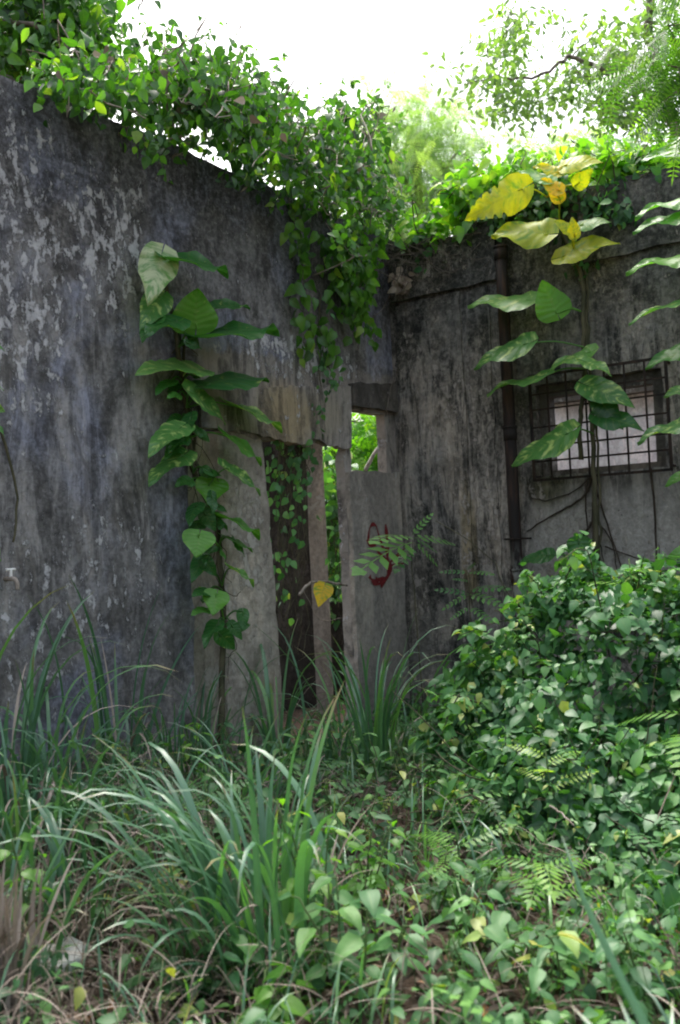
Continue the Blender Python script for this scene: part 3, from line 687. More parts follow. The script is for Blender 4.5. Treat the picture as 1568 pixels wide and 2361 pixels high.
# roots on the right wall
rt_ = empty('aerial_roots'); props(rt_, 'dark woody roots fanning over the pale plaster under the barred window', 'roots')
for pts, r_ in (([(1370, 1090), (1372, 1150), (1368, 1220), (1372, 1330)], .016), ([(1366, 1100), (1340, 1150), (1280, 1185), (1215, 1225)], .011), ([(1372, 1090), (1310, 1140), (1230, 1150), (1215, 1100)], .006),
                ([(1375, 1130), (1400, 1210), (1440, 1330)], .009), ([(1372, 1190), (1410, 1250), (1425, 1320)], .007), ([(1370, 1200), (1345, 1240), (1350, 1310)], .011), ([(1500, 1080), (1510, 1200), (1515, 1340)], .010), ([(1395, 1260), (1450, 1280), (1520, 1300)], .006), ([(1378, 1230), (1390, 1290), (1405, 1340)], .006), ([(1355, 1110), (1350, 1180), (1360, 1260)], .007)):
    b = MB(); b.tube([Rw(x, y, .03) for x, y in pts], r_, r_*.6, 6, .5, 5, .004, False); b.build('root', M['root'], rt_)

# ---- large leaved pothos
def big_leaf(parent, base, tip, w_app, mat, place, off, tint=.5, node=None, under=False, notch=False, ratio=.60, droop=.16):
    w_app *= .95; A = Vector(place(base[0], base[1], off)); B_ = Vector(place(tip[0], tip[1], off+.05)); d = B_-A; ln = d.length; d.normalize()
    view = (A-EYE).normalized(); Ypx = (A-EYE).dot(fw)/F
    wt_ = max(ratio*ln, w_app*Ypx); th_ = math.acos(min(1, w_app*Ypx/wt_))
    n = (-view-d*(-view).dot(d)).normalized()
    if n.cross(d).length < .1: n = Vector((0, 0, 1))
    up = Vector((0, 0, 1)); s_ = 1
    n1 = Matrix.Rotation(th_, 3, d) @ n; n2 = Matrix.Rotation(-th_, 3, d) @ n
    n = n1 if n1.z > n2.z else n2
    if under: n = -(Matrix.Rotation((-.35 if n1.z > n2.z else .35), 3, d) @ (-view-d*(-view).dot(d)).normalized())
    pf = heart
    if notch: pf = lambda t: heart(t)*(1-.26*(math.sin(t*52) > .6)*(t > .35))
    tm = template(44 if notch else 20, 11, wt_/ln, pf, droop, .05+.07*rng.uniform(-1, 1), .2, .014, .055*rng.uniform(.5, 1.5), rng.normal(0, .05))
    b = MB(); x = d.cross(n).normalized(); rot = np.array([[x.x, d.x, n.x], [x.y, d.y, n.y], [x.z, d.z, n.z]])
    b.inst(tm, np.array([A]), rot[None], [ln], [tint])
    # petiole
    if node is not None:
        Nn = Vector(place(node[0], node[1], off*.4)); mid = (A+Nn)/2+Vector((0, 0, .03))
        b.tube([Nn, mid, A, A+d*.03], .007, .005, 6, tint, 4, 0, False)
    o = b.build('leaf', M[mat], parent); return o
pg = empty('pothos_vine', (0, 0, 0)); props(pg, 'large-leaved variegated pothos climbing the blue-grey left wall beside the doorway', 'climbing plant')
stem = [(378, 640), (388, 690), (402, 740), (412, 800), (420, 870), (430, 940), (436, 1010), (445, 1080), (470, 1140), (495, 1190), (505, 1260), (512, 1350), (516, 1430), (512, 1560), (508, 1720)]
b = MB()
b.tube([L(x, y, .05) for x, y in stem], .016, .022, 8, .3, 4, .004)
b.tube([L(x+8, y, .03) for x, y in stem[2:9]], .010, .012, 6, .3, 4, .008)
for i in range(26):
    x, y = stem[rng.integers(3, 13)]; q = [L(x, y, .04)]
    for j in range(3): q.append(q[-1]+Vector((rng.normal(.0, .05), rng.normal(0, .02), rng.normal(-.09, .06))))
    b.tube(q, .004, .002, 4, .3, 3, .003, False)
b.build('stem', M['vine'], pg)
LP = [((372, 588), (343, 690), 96, 'poth_w', .8, 0), ((395, 600), (535, 596), 42, 'poth_g', .4, 0), ((372, 684), (322, 740), 72, 'poth_v', .3, 0), ((408, 742), (325, 750), 24, 'poth_g', .2, 0),
      ((452, 757), (450, 664), 122, 'poth_g', 1, 1), ((488, 712), (575, 684), 36, 'poth_g', .3, 0), ((480, 778), (636, 728), 46, 'poth_g', .4, 0), ((452, 852), (326, 826), 20, 'poth_v', .9, 0),
      ((478, 888), (627, 832), 64, 'poth_g', .3, 0), ((437, 903), (535, 962), 44, 'poth_v', .4, 0), ((537, 935), (658, 962), 26, 'poth_v', .6, 0), ((418, 985), (342, 1024), 46, 'poth_v', .4, 0),
      ((422, 1050), (340, 1092), 38, 'poth_v', .3, 0), ((520, 1005), (617, 1052), 28, 'poth_g', .8, 0), ((520, 1080), (617, 1118), 34, 'poth_v', .2, 0), ((490, 1112), (484, 1158), 82, 'poth_g', 1, 0),
      ((488, 1140), (494, 1186), 26, 'poth_g', .1, 0), ((510, 1192), (614, 1212), 18, 'poth_g', .8, 0), ((520, 1238), (596, 1258), 14, 'poth_g', .8, 0), ((460, 1232), (452, 1280), 82, 'poth_g', 1, 0),
      ((470, 1285), (442, 1330), 46, 'poth_g', .2, 0), ((470, 1290), (500, 1330), 36, 'poth_g', .1, 0), ((500, 1370), (490, 1414), 66, 'poth_g', 1, 0), ((560, 1410), (560, 1450), 32, 'poth_g', .5, 0), ((530, 1310), (596, 1335), 14, 'poth_v', .5, 0), ((470, 1180), (500, 1225), 40, 'poth_g', .1, 0), ((455, 1165), (425, 1200), 30, 'poth_g', .1, 0), ((440, 960), (420, 1010), 30, 'poth_g', .1, 0), ((505, 1460), (545, 1500), 44, 'poth_g', .3, 0), ((500, 1440), (468, 1480), 34, 'poth_g', .2, 0), ((430, 790), (470, 800), 20, 'poth_g', .1, 0)]
for i, (ba, ti, wa, mt, tn, un) in enumerate(LP):
    nd = min(stem, key=lambda s_: (s_[0]-ba[0])**2+(s_[1]-ba[1]-25)**2)
    big_leaf(pg, ba, ti, wa, mt, L, .20+.06*math.sin(i*2.4), tn, nd, bool(un), droop=.12+.1*abs(math.sin(i)))
for i in range(30):
    sx_, sy_ = stem[rng.integers(2, 13)]; sy_ += rng.uniform(-30, 30); an = rng.choice([0, math.pi])+rng.normal(0, .7); l0 = rng.uniform(12, 45); bx_, by_ = sx_+math.cos(an)*l0, sy_+math.sin(an)*l0*.5
    l_ = rng.uniform(24, 55); big_leaf(pg, (bx_, by_), (bx_+math.cos(an)*l_*.8, by_+l_*rng.uniform(-.1, .9)), l_*rng.uniform(.3, .7), 'poth_g', L, rng.uniform(.07, .2), rng.uniform(0, .8), (sx_, sy_))
py = empty('pothos_vine', (0, 0, 0)); props(py, 'large-leaved pothos climbing the right wall past the barred window, yellow leaves at its top', 'climbing plant')
stem = [(1262, 455), (1290, 520), (1322, 590), (1343, 650), (1346, 720), (1346, 800), (1350, 850), (1362, 920), (1368, 1000), (1370, 1110), (1374, 1200), (1375, 1300)]
b = MB(); b.tube([Rw(x, y, .12) for x, y in stem], .016, .020, 8, .3, 4, .004); b.tube([Rw(x+10, y, .10) for x, y in stem[2:]], .010, .010, 6, .3, 4, .008)
b.tube([Rw(x, y, .1) for x, y in ((1345, 640), (1352, 760), (1345, 900), (1338, 960), (1340, 1060))], .012, .02, 6, .3, 4, .006)
b.build('stem', M['vine'], py)
RP = [((1203, 436), (1063, 500), 88, 'poth_y', .5, 0, 1), ((1262, 540), (1132, 514), 70, 'poth_y', .3, 0, 0), ((1296, 592), (1414, 536), 46, 'poth_y', .45, 0, 0), ((1268, 418), (1200, 385), 26, 'poth_v', 1, 0, 0),
      ((1290, 400), (1232, 372), 30, 'poth_y', .7, 0, 0), ((1300, 383), (1382, 354), 34, 'poth_y', .5, 0, 0), ((1290, 440), (1240, 408), 34, 'poth_y', 1, 0, 0), ((1330, 425), (1365, 392), 42, 'poth_y', .3, 0, 0),
      ((1290, 460), (1268, 410), 38, 'poth_y', .9, 0, 0), ((1318, 532), (1276, 506), 28, 'poth_y', .4, 0, 0), ((1338, 520), (1402, 504), 26, 'poth_v', .9, 0, 0), ((1325, 545), (1318, 500), 32, 'poth_y', .6, 0, 0),
      ((1222, 692), (1078, 678), 42, 'poth_v', .8, 0, 0), ((1285, 722), (1248, 650), 92, 'poth_g', 1, 1, 0), ((1216, 792), (1082, 822), 50, 'poth_v', .3, 0, 0), ((1362, 812), (1258, 836), 30, 'poth_v', .8, 0, 0),
      ((1345, 832), (1413, 854), 26, 'poth_v', .6, 0, 0), ((1252, 868), (1118, 880), 20, 'poth_v', .5, 0, 0), ((1352, 888), (1460, 924), 62, 'poth_v', .2, 0, 0), ((1312, 998), (1168, 1068), 62, 'poth_v', .3, 0, 0),
      ((1380, 960), (1480, 975), 50, 'poth_g', .1, 0, 0), ((1268, 1280), (1190, 1288), 34, 'poth_g', .2, 0, 0), ((1335, 1248), (1342, 1312), 62, 'poth_g', .4, 0, 0), ((1385, 925), (1430, 985), 60, 'poth_g', .0, 0, 0)]  # last leaf has the darkest tint, coloured as a shadowed leaf
for i, (ba, ti, wa, mt, tn, un, no) in enumerate(RP):
    nd = min(stem, key=lambda s_: (s_[0]-ba[0])**2+(s_[1]-ba[1]-25)**2)
    big_leaf(py, ba, ti, wa, mt, Rw, .30+.08*math.sin(i*2.4), tn, nd, bool(un), bool(no), droop=.12+.1*abs(math.sin(i)))
pr_ = empty('pothos_vine', (0, 0, 0)); props(pr_, 'pothos with long drooping green leaves entering from the far right edge of the wall', 'climbing plant')
stem = [(1640, 300), (1650, 500), (1660, 700), (1655, 900), (1650, 1100), (1655, 1300), (1650, 1500)]
b = MB(); b.tube([Rw(x, y, .3) for x, y in stem], .018, .022, 8, .3, 4, .004); b.build('stem', M['vine'], pr_)
for i, (ba, ti, wa, mt, tn) in enumerate([((1600, 452), (1460, 478), 20, 'poth_g', .9), ((1600, 490), (1455, 514), 30, 'poth_g', .8), ((1610, 585), (1440, 602), 26, 'poth_g', 1), ((1600, 688), (1445, 722), 14, 'poth_v', .3),
        ((1600, 800), (1482, 833), 42, 'poth_g', .7), ((1605, 890), (1528, 906), 34, 'poth_v', .5), ((1595, 970), (1462, 1003), 34, 'poth_v', .2), ((1610, 345), (1475, 352), 38, 'poth_g', .8), ((1610, 300), (1530, 332), 22, 'poth_v', .6), ((1600, 1262), (1532, 1286), 40, 'poth_g', .9), ((1610, 1080), (1528, 1112), 36, 'poth_g', .8)]):
    nd = min(stem, key=lambda s_: (s_[0]-ba[0])**2+(s_[1]-ba[1]-25)**2)
    big_leaf(pr_, ba, ti, wa, mt, Rw, .45+.06*math.sin(i*2.4), tn, nd)
pe = empty('pothos_vine', (0, 0, 0)); props(pe, 'small-leaved pothos showing only leaf tips at the left edge of the blue-grey wall', 'climbing plant')
b = MB(); b.tube([L(x, y, .15) for x, y in ((-60, 700), (-40, 850), (-10, 960), (20, 1050), (40, 1150), (30, 1250))], .010, .006, 6, .3, 4, .004); b.build('stem', M['vine'], pe)
for ba, ti, wa, mt, tn in [((-30, 790), (14, 805), 14, 'poth_v', .2), ((-40, 870), (12, 892), 12, 'poth_g', 1), ((-30, 930), (12, 950), 34, 'poth_v', .6), ((-20, 975), (14, 1000), 16, 'poth_g', .7), ((-40, 1230), (8, 1290), 26, 'poth_g', 1)]:
    big_leaf(pe, ba, ti, wa, mt, L, .25, tn, (-20, (ba[1]+20)))

# ------------------------------------------------------------------ trees
def tree(name, label, Y, trunk, limbs, blobs, n, tm, mat, size, r0=.09, **kw):
    t = empty(name, (P(*trunk[0], Y).x, P(*trunk[0], Y).y, 0)); props(t, label, 'tree')
    q = [P(x, y, Y)-t.location for x, y in trunk]
    q = [Vector((q[0].x, q[0].y, -.1))]+q
    b = MB(); b.tube(q, r0, r0*.4, 9, .5, 5, .008); b.build('trunk', M['bark'], t)
    for l, r_ in limbs:
        b = MB(); b.tube([P(x, y, Y+d)-t.location for x, y, d in l], r_, r_*.35, 7, .5, 5, .012); b.build('branch', M['bark'], t)
    pl_ = plY(Y); off = np.array(t.location)
    scatter(blobs, n, tm, mat, size, 'crown', t, lambda a_, b_, o_: pl_(a_, b_, o_)-off, stemmat='bark', **kw)
    return t
tree('broadleaf_tree', 'dark leafy tree leaning over the wall in the upper left corner', 7.6, [(-150, 900), (-120, 500), (-60, 200), (20, 60)],
     [([(-20, 150, -.5), (60, 205, -.6), (110, 245, -.7)], .018), ([(0, 55, -.6), (70, 60, -.6), (130, 90, -.6), (190, 130, -.6)], .022), ([(-60, 230, 0), (60, 180, -.3), (140, 240, -.6)], .02), ([(-100, 60, 0), (40, 45, -.2), (120, 75, -.3), (175, 120, -.4)], .035), ([(-30, 130, 0), (60, 110, .2), (160, 110, .3)], .02)],
     [(60, 30, 110, 70, 1.3), (150, 50, 80, 80, 1.2), (40, 110, 90, 50, 1), (190, 120, 60, 50, 1), (120, 170, 80, 40, .8), (210, 30, 30, 50, .4), (-100, 60, 100, 120, .7), (320, 8, 22, 12, .12), (60, -70, 140, 60, .8)],
     4600, T_HEART2, 'ivy', (.05, .11), .08, cl=.13, per=14, out=(0, -.6, 0), up=.6, droop=.7, depth=.6, stems=60)
tree('thin_leaved_tree', 'sparse small-leaved tree with a crooked grey limb reaching over the sky on the right', 11.5, [(1660, 900), (1600, 500), (1545, 250), (1500, 90), (1500, -60)],
     [([(1570, 330, 0), (1480, 200, 0), (1400, 168, -.2), (1320, 128, -.2), (1300, 140, -.3), (1240, 175, -.4), (1170, 180, -.4)], .035), ([(1530, 300, .3), (1510, 180, .4), (1440, 150, .4)], .02), ([(1410, 330, .5), (1412, 240, .3), (1400, 180, 0)], .014), ([(1320, 130, -.2), (1380, 70, -.2), (1385, 30, -.3)], .01)],
     [(1180, 70, 38, 50, .8), (1175, 110, 30, 30, .5), (1220, 225, 90, 35, .8), (1120, 190, 90, 40, .35), (1160, 265, 40, 30, .5), (1090, 150, 90, 60, .10), (1330, 190, 50, 60, .5), (1430, 130, 80, 70, .8), (1450, 230, 90, 60, .8), (1400, 260, 60, 30, .5), (1520, 300, 50, 50, .4), (1020, 200, 40, 60, .08), (1270, 60, 120, 60, .04), (1330, 95, 30, 30, .3), (1530, 60, 60, 90, .6)],
     3600, T_ELL, 'hazed_tree', (.07, .125), .10, cl=.12, per=9, out=(0, -.3, 0), up=.7, droop=.5, depth=.6, stems=90)
tree('feathery_tree', 'feathery green tree paled for haze, standing beyond the corner of the walls', 15, [(960, 1250), (960, 800), (970, 560), (960, 330)],
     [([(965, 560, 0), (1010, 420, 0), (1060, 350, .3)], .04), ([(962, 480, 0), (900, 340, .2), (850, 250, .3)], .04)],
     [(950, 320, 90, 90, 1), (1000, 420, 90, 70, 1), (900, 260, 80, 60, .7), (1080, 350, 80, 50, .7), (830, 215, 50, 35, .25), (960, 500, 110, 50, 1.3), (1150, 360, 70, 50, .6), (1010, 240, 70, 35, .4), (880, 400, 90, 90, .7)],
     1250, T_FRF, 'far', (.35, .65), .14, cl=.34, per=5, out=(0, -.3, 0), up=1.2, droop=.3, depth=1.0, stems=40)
tree('round_tree', 'rounded green tree top paled for haze, showing behind the right wall', 17, [(1300, 1250), (1300, 700), (1310, 420)],
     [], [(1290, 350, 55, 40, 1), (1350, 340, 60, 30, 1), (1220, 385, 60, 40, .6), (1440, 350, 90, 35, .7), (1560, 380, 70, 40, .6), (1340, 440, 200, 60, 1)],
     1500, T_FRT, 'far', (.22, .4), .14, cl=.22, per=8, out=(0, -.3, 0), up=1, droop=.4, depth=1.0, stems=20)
tree('feathery_tree', 'deep green feathery tree whose dark fronds hang down the upper right edge', 6.0, [(1720, 1250), (1700, 700), (1680, 300), (1640, 40)],
     [([(1680, 300, 0), (1620, 180, -.1), (1540, 150, -.2)], .016), ([(1660, 150, 0), (1600, 60, -.1), (1540, 60, -.1)], .016)],
     [(1560, 110, 40, 50, 1), (1560, 180, 35, 40, 1), (1575, 60, 35, 50, .8), (1620, 130, 60, 120, .8), (1510, 180, 25, 25, .3)],
     150, T_FRF, 'dark_tree', (.30, .46), .05, cl=.12, per=3, out=(0, -.2, 0), up=1.4, droop=.5, depth=.3, stems=10, tint=(.35, .2))
# shrub seen through the doorway and window
def shrub(name, label, Y, blobs, n, tm, mat, size, cat='shrub', **kw):
    t = empty(name, (0, 0, 0)); props(t, label, cat)
    scatter(blobs, n, tm, mat, size, 'foliage', t, plY(Y), **kw)
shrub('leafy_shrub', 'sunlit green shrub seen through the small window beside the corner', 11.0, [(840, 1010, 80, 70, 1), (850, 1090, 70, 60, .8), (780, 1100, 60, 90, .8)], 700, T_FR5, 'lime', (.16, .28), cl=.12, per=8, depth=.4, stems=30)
shrub('leafy_shrub', 'green leafy shrub in the narrow gap right of the concrete post behind the doorway', 10.2, [(765, 1250, 35, 130, 1), (768, 1120, 30, 60, .6), (765, 1370, 40, 60, .8)], 900, T_HEART, 'mound', (.06, .11), cl=.10, per=10, depth=.4, stems=60)
b = MB(); n = 9000; xx = rng.uniform(-26, 26, n); yy = rng.uniform(19, 27, n); zz = rng.uniform(0, 1, n)**.8*(3.4+1.2*np.sin(xx*.7)+.7*np.sin(xx*2.1+1))
b.inst(T_FR5, np.stack([xx, yy, zz], 1), leaf_rot(n, (0, -.6, 0), .9, .4, .6), rng.uniform(.4, .9, n), np.clip(rng.normal(.4, .25, n), 0, 1))
props(b.build('distant_woodland', M['dark_tree']), 'distant green woodland far behind the walls', 'woodland', kind='stuff')
st = empty('bare_branch', (0, 0, 0)); props(st, 'pale bare stick leaning across the small window', 'branch')
b = MB(); b.tube([P(843, 1086, 9.8), P(858, 1055, 9.8), P(885, 1015, 9.85), P(905, 980, 9.9)], .022, .012, 7, .5, 4, .004); b.build('stick', M['nest'], st)
# yellowing leaf on a curved dry frond in the doorway
yl = empty('dead_branch', (0, 0, 0)); props(yl, 'arched dry branch across the doorway with one yellow-orange leaf hanging from it', 'branch')
b = MB(); b.tube([L(690, 1372, .1), L(705, 1352, .1), L(735, 1341, .1), L(775, 1346, .1), L(800, 1350, .05)], .012, .008, 6, .5, 4, .003)
b.tube([L(700, 1358, .1), L(720, 1400, .12), L(740, 1430, .1), L(790, 1425, .1)], .003, .002, 4, .5, 4, .003, False); b.build('twig', M['twig'], yl)
big_leaf(yl, (748, 1352), (735, 1392), 50, 'poth_y', L, .15, .95, None)

# ---- small saplings before the corner
def sapling(name, label, pts, place, off, fronds, mat, tm, size, r=.006):
    t = empty(name, (0, 0, 0)); props(t, label, 'sapling')
    b = MB(); b.tube([place(x, y, off) for x, y in pts], r, r*.5, 6, .5, 4, .003); b.build('stem', M['vine'], t)
    b = MB()
    for (bx, by, tx, ty, sc_) in fronds:
        A = Vector(place(bx, by, off)); B_ = Vector(place(tx, ty, off+.12)); d = B_-A
        n = np.array([[rng.normal(0, .15), -.65+rng.normal(0, .1), 1.0]])
        b.inst(tm, np.array([A]), frames(np.array([d]), n), [d.length*sc_], [rng.uniform(.4, .95)])
    b.build('foliage', M[mat], t)
T_FR6 = T_frond(6, .22, .10, .18, True, .7)
sapling('young_sapling', 'young sapling with pale pinnate leaves in front of the red mark', [(975, 1620), (960, 1420), (950, 1300), (952, 1245)], L, .7,
        [(950, 1250, 845, 1272, 1), (945, 1238, 870, 1212, 1), (955, 1240, 1050, 1232, 1), (955, 1250, 1015, 1292, 1), (950, 1235, 990, 1182, 1), (952, 1262, 905, 1300, .8), (955, 1242, 1010, 1262, 1)], 'cover', T_FR6, .3)
sapling('young_sapling', 'small dark-leaved sapling against the black wall beside the drain pipe', [(1080, 1600), (1085, 1450), (1080, 1320)], Rw, .4,
        [(1080, 1320, 1020, 1310, 1), (1080, 1320, 1130, 1310, 1), (1080, 1315, 1090, 1290, 1), (1082, 1370, 1010, 1350, 1), (1082, 1370, 1020, 1395, 1), (1082, 1360, 1160, 1340, 1), (1082, 1370, 1150, 1380, 1), (1083, 1400, 1040, 1420, 1), (1083, 1400, 1130, 1420, 1), (1082, 1340, 1050, 1330, 1)], 'mound', T_FR6, .3)

# ------------------------------------------------------------------ mound of vines on the right
def mound():
    t = empty('vine_mound', GP(1420, 1980)); t.location = (0, 0, 0)
    props(t, 'big mound of round-leaved green vine heaped in front of the right wall', 'shrub')
    b = MB(); sb = MB()
    E = [((1.75, 6.0, .35), (1.15, .9, .92)), ((1.15, 6.0, .15), (.75, .7, .68)), ((2.4, 5.6, .4), (.9, .9, .80)), ((1.25, 5.2, .05), (.75, .8, .50)), ((2.0, 4.9, .1), (.9, .8, .42)), ((1.5, 6.2, .5), (.55, .5, .85)), ((1.6, 4.15, .0), (.65, .45, .22)), ((2.2, 4.0, .05), (.6, .7, .36)), ((.95, 4.9, .0), (.35, .4, .22))]
    E = [(np.array(c_), np.array(r_)) for c_, r_ in E]
    for ei, (c_, r_) in enumerate(E):
        n = int(4300*(r_[0]*r_[1]*r_[2])**.6/.6)
        d = rng.normal(0, 1, (n*2, 3)); d[:, 2] = np.abs(d[:, 2])*1.0-.15; d = d[d[:, 1] < .55][:n]; n = len(d); d /= np.linalg.norm(d, axis=1, keepdims=True)
        lump = 1+.15*np.sin(d[:, 0]*8+ei)*np.sin(d[:, 2]*7+ei*2)+.09*np.sin(d[:, 0]*19+d[:, 1]*13)*np.sin(d[:, 2]*17)
        rr = (1-.20*rng.uniform(0, 1, n)**1.5)*lump
        pos = c_+d*r_*rr[:, None]
        keep = np.ones(n, bool)
        for ej, (c2, r2) in enumerate(E):
            if ej != ei: keep &= (np.sum(((pos-c2)/r2)**2, 1) > .72)
        pos = pos[keep]; d = d[keep]; n = len(pos)
        nn = d*.6+np.array([0, -.12, 1.0])+rng.normal(0, .34, (n, 3)); dd = d*.5+rng.normal(0, .8, (n, 3)); dd[:, 2] -= .8
        big_ = rng.uniform(0, 1, n) ** 2
        kk = rng.uniform(0, 1, n) < .8; rr_ = frames(dd, nn); tt_ = np.clip(rng.normal(.42, .24, n)+.15*np.sin(pos[:, 0]*5)*np.sin(pos[:, 2]*6), 0, 1); b.inst(T_ELL, pos[~kk], rr_[~kk], .05+.08*big_[~kk], tt_[~kk])
        b.inst(T_HEART, pos[kk], rr_[kk], .032+.062*big_[kk], tt_[kk])
    for i in range(110):
        c_, r_ = E[rng.integers(0, len(E))]; d = rng.normal(0, 1, 3); d[2] = abs(d[2]); d[1] = -abs(d[1]); d /= np.linalg.norm(d); q = [c_+d*r_*.6]
        for j in range(3): q.append(q[-1]+d*.18+rng.normal(0, .1, 3))
        sb.tube(q, .005, .002, 4, .5, 3, .005, False)
    sh = []
    for i in range(70):
        c_, r_ = E[rng.integers(0, len(E))]; d = rng.normal(0, 1, 3); d[2] = abs(d[2])+.2; d[1] = -abs(d[1])*.6; d /= np.linalg.norm(d); A = c_+d*r_*.9; g_ = d+np.array([rng.normal(0, .5), -.2, .3]); B_ = A+g_/np.linalg.norm(g_)*rng.uniform(.12, .32)
        n = 12; tt = rng.uniform(.2, 1, n); pos = A+(B_-A)*tt[:, None]+rng.normal(0, .015, (n, 3)); b.inst((T_HEART2, T_ELL)[i % 2], pos, leaf_rot(n, (0, -.3, 0), 1, .2, .5), rng.uniform(.035, .07, n)*(1.2-.6*tt), np.clip(rng.normal(.8, .15, n), 0, 1)); sb.tube([A, (A+B_)/2, B_], .004, .002, 4, .5, 2, 0, False)
    # sprays breaking the outline
    for (x0, y0, x1, y1, Y) in ((1230, 1420, 1060, 1465, 5.9), (1100, 1620, 990, 1600, 5.6), (1300, 1350, 1330, 1285, 6.0), (1200, 1400, 1180, 1390, 5.9), (1250, 1370, 1210, 1320, 6.0), (1060, 1600, 1020, 1690, 5.4), (1500, 1380, 1560, 1320, 5.7), (1420, 1360, 1470, 1320, 6)):
        A, B_ = P(x0, y0, Y), P(x1, y1, Y-.1); n = 26; tt = rng.uniform(0, 1, n)
        pos = np.array([A.lerp(B_, k_) for k_ in tt])+rng.normal(0, .03, (n, 3)); b.inst(T_HEART2, pos, leaf_rot(n, (0, -.3, 0), 1, .4, .4), rng.uniform(.04, .08, n), np.clip(rng.normal(.75, .15, n), 0, 1)); sb.tube([A, A.lerp(B_, .5)+Vector((0, 0, .02)), B_], .005, .002, 5, .5, 3, 0, False)
    b.build('foliage', M['mound'], t); sb.build('stem', M['vine'], t)
mound()

# ------------------------------------------------------------------ grass
def blade(b, base, az, ln, w_, th0, bend, pw=1.6, tint=.5, seg=11, side=0.0):
    ca, sa = math.cos(az), math.sin(az); p = np.array(base, float); vs = []; at_ = []
    px = np.array([-sa, ca, 0.0]); tw_ = rng.uniform(-.5, .5)
    for i in range(seg+1):
        t = i/seg; th = th0+bend*t**pw; d = np.array([math.sin(th)*ca, math.sin(th)*sa, math.cos(th)])
        nrm = np.cross(px, d); ww = w_*.5*(min(1, .55+t*2.2))*(max(0, 1-t**3.2))**.8+.0004
        sx = px*math.cos(tw_*t)+nrm*math.sin(tw_*t)
        for u_ in (-1, 0, 1): vs.append(p+sx*(u_*ww)-nrm*(ww*.28*(1-abs(u_)))); at_.append((u_, t, tint))
        p = p+d*ln/seg+px*side*t/seg
    fs = [(i*3+c_, i*3+c_+1, i*3+3+c_+1, i*3+3+c_) for i in range(seg) for c_ in (0, 1)]
    b.add(vs, fs, a=np.array(at_))
def clump(label, gp, n, ln, w_, spread=.10, lean=(0.0, 0.0), bend=(.5, 2.2), upright=.35, dry=.14, group=None, tint=(.42, .18)):
    o0 = GP(*gp) if isinstance(gp, tuple) else gp; t = empty('grass_clump', o0); props(t, label, 'grass clump', group)
    b = MB(); dr = MB()
    for i in range(n):
        az = rng.uniform(0, 2*math.pi); r_ = abs(rng.normal(0, spread)); th0 = abs(rng.normal(0, .16))+.03
        x, y = r_*math.cos(az), r_*math.sin(az); vx, vy = math.cos(az)*th0+lean[0]*rng.uniform(.2, 1.6), math.sin(az)*th0+lean[1]*rng.uniform(.2, 1.6)
        a2 = math.atan2(vy, vx)+rng.normal(0, .25); th = min(.9, math.hypot(vx, vy))
        l_ = ln*rng.uniform(.5, 1.08); bd = rng.uniform(.3, .9) if rng.uniform() < upright*.6 else rng.uniform(bend[0]+.2, bend[1]+.5)
        z = gz(o0.x+x, o0.y+y)-o0.z-.02
        if rng.uniform() < dry: blade(dr, (x, y, z), a2, l_*.8, w_*.6, th, bd*1.2, 1.5, rng.uniform(.4, 1))
        else: blade(b, (x, y, z), a2, l_, w_*rng.uniform(.6, 1.15), th, bd, rng.uniform(1.6, 3.6), float(np.clip(rng.normal(*tint), 0, .93)))
    b.build('blades', M['grass'], t)
    if not dr.empty: dr.build('dry_blades', M['straw'], t)
    return t
clump('biggest grass clump, broad arching blades in the middle foreground', (585, 2270), 46, 1.02, .029, .13, (-.16, .0), (1.0, 2.8), .25)
clump('upright grass clump with broad blue-green blades just right of the biggest clump', (655, 2200), 28, .98, .031, .09, (.05, .05), (.4, 1.5), .6)
clump('loose arching grass tuft leaning left over the dry straw', (480, 2190), 30, 1.00, .026, .14, (-.30, .0), (1.0, 2.2), .15)
clump('tall dark grass clump against the foot of the blue-grey wall', (300, 1830), 26, 1.30, .026, .16, (.02, 0), (.7, 2.6), .5, tint=(.4, .2))
clump('grass clump at the left edge before the wall, tips crossing the stained render', (30, 1900), 26, 1.25, .030, .16, (.08, 0), (.5, 2.2), .4)
clump('grass tuft with drooping tips behind the left edge clump', (130, 1870), 30, .85, .024, .14, (.05, 0), (1, 2.4), .3)
clump('slender grass clump at the foot of the pothos stem', (470, 1800), 32, 1.00, .022, .14, (0, 0), (.8, 2.6), .4, .12)
clump('bright green grass tuft before the pale doorway post', (640, 1770), 22, 1.05, .034, .07, (.02, 0), (.4, 2.4), .45, tint=(.6, .2))
clump('tall fine grass clump below the red mark and the cement slab', (870, 1800), 60, 1.25, .022, .16, (.03, 0), (.8, 2.4), .3)
clump('low grass tuft between the doorway and the fine grass clump', (760, 1780), 36, .6, .016, .14, (0, 0), (.8, 2.4), .3)
clump('short grass tuft by the dark foot of the right wall', (975, 1740), 40, .55, .016, .14, (.1, 0), (.8, 2.4), .3)
clump('arching grass clump in the lower left above the pale stone', (170, 2180), 26, .72, .026, .10, (-.05, -.05), (1.0, 2.5), .2)
clump('straggling grass on the straw bank at the left', (60, 2050), 40, .62, .018, .2, (.05, -.1), (1.2, 2.6), .2, .25)
clump('thin grass tuft in the straw left of the biggest clump', (350, 1980), 40, .62, .018, .2, (-.1, 0), (1.2, 2.4), .2, .2)
clump('low grass tuft behind the biggest clump', (560, 1900), 46, .70, .020, .2, (.0, 0), (1.0, 2.4), .25, .15)
clump('arching grass clump in the lower left, left of the pale stone', (20, 2250), 30, .78, .026, .10, (.05, -.05), (1.0, 2.4), .2)
clump('dense drooping grass clump over the straw bank under the wall', (220, 1960), 40, .80, .020, .22, (.0, -.15), (1.0, 2.6), .2, .12)
clump('dense low grass clump at the left edge half way down', (70, 1990), 40, .85, .020, .22, (.1, -.1), (1.0, 2.6), .2, .12)
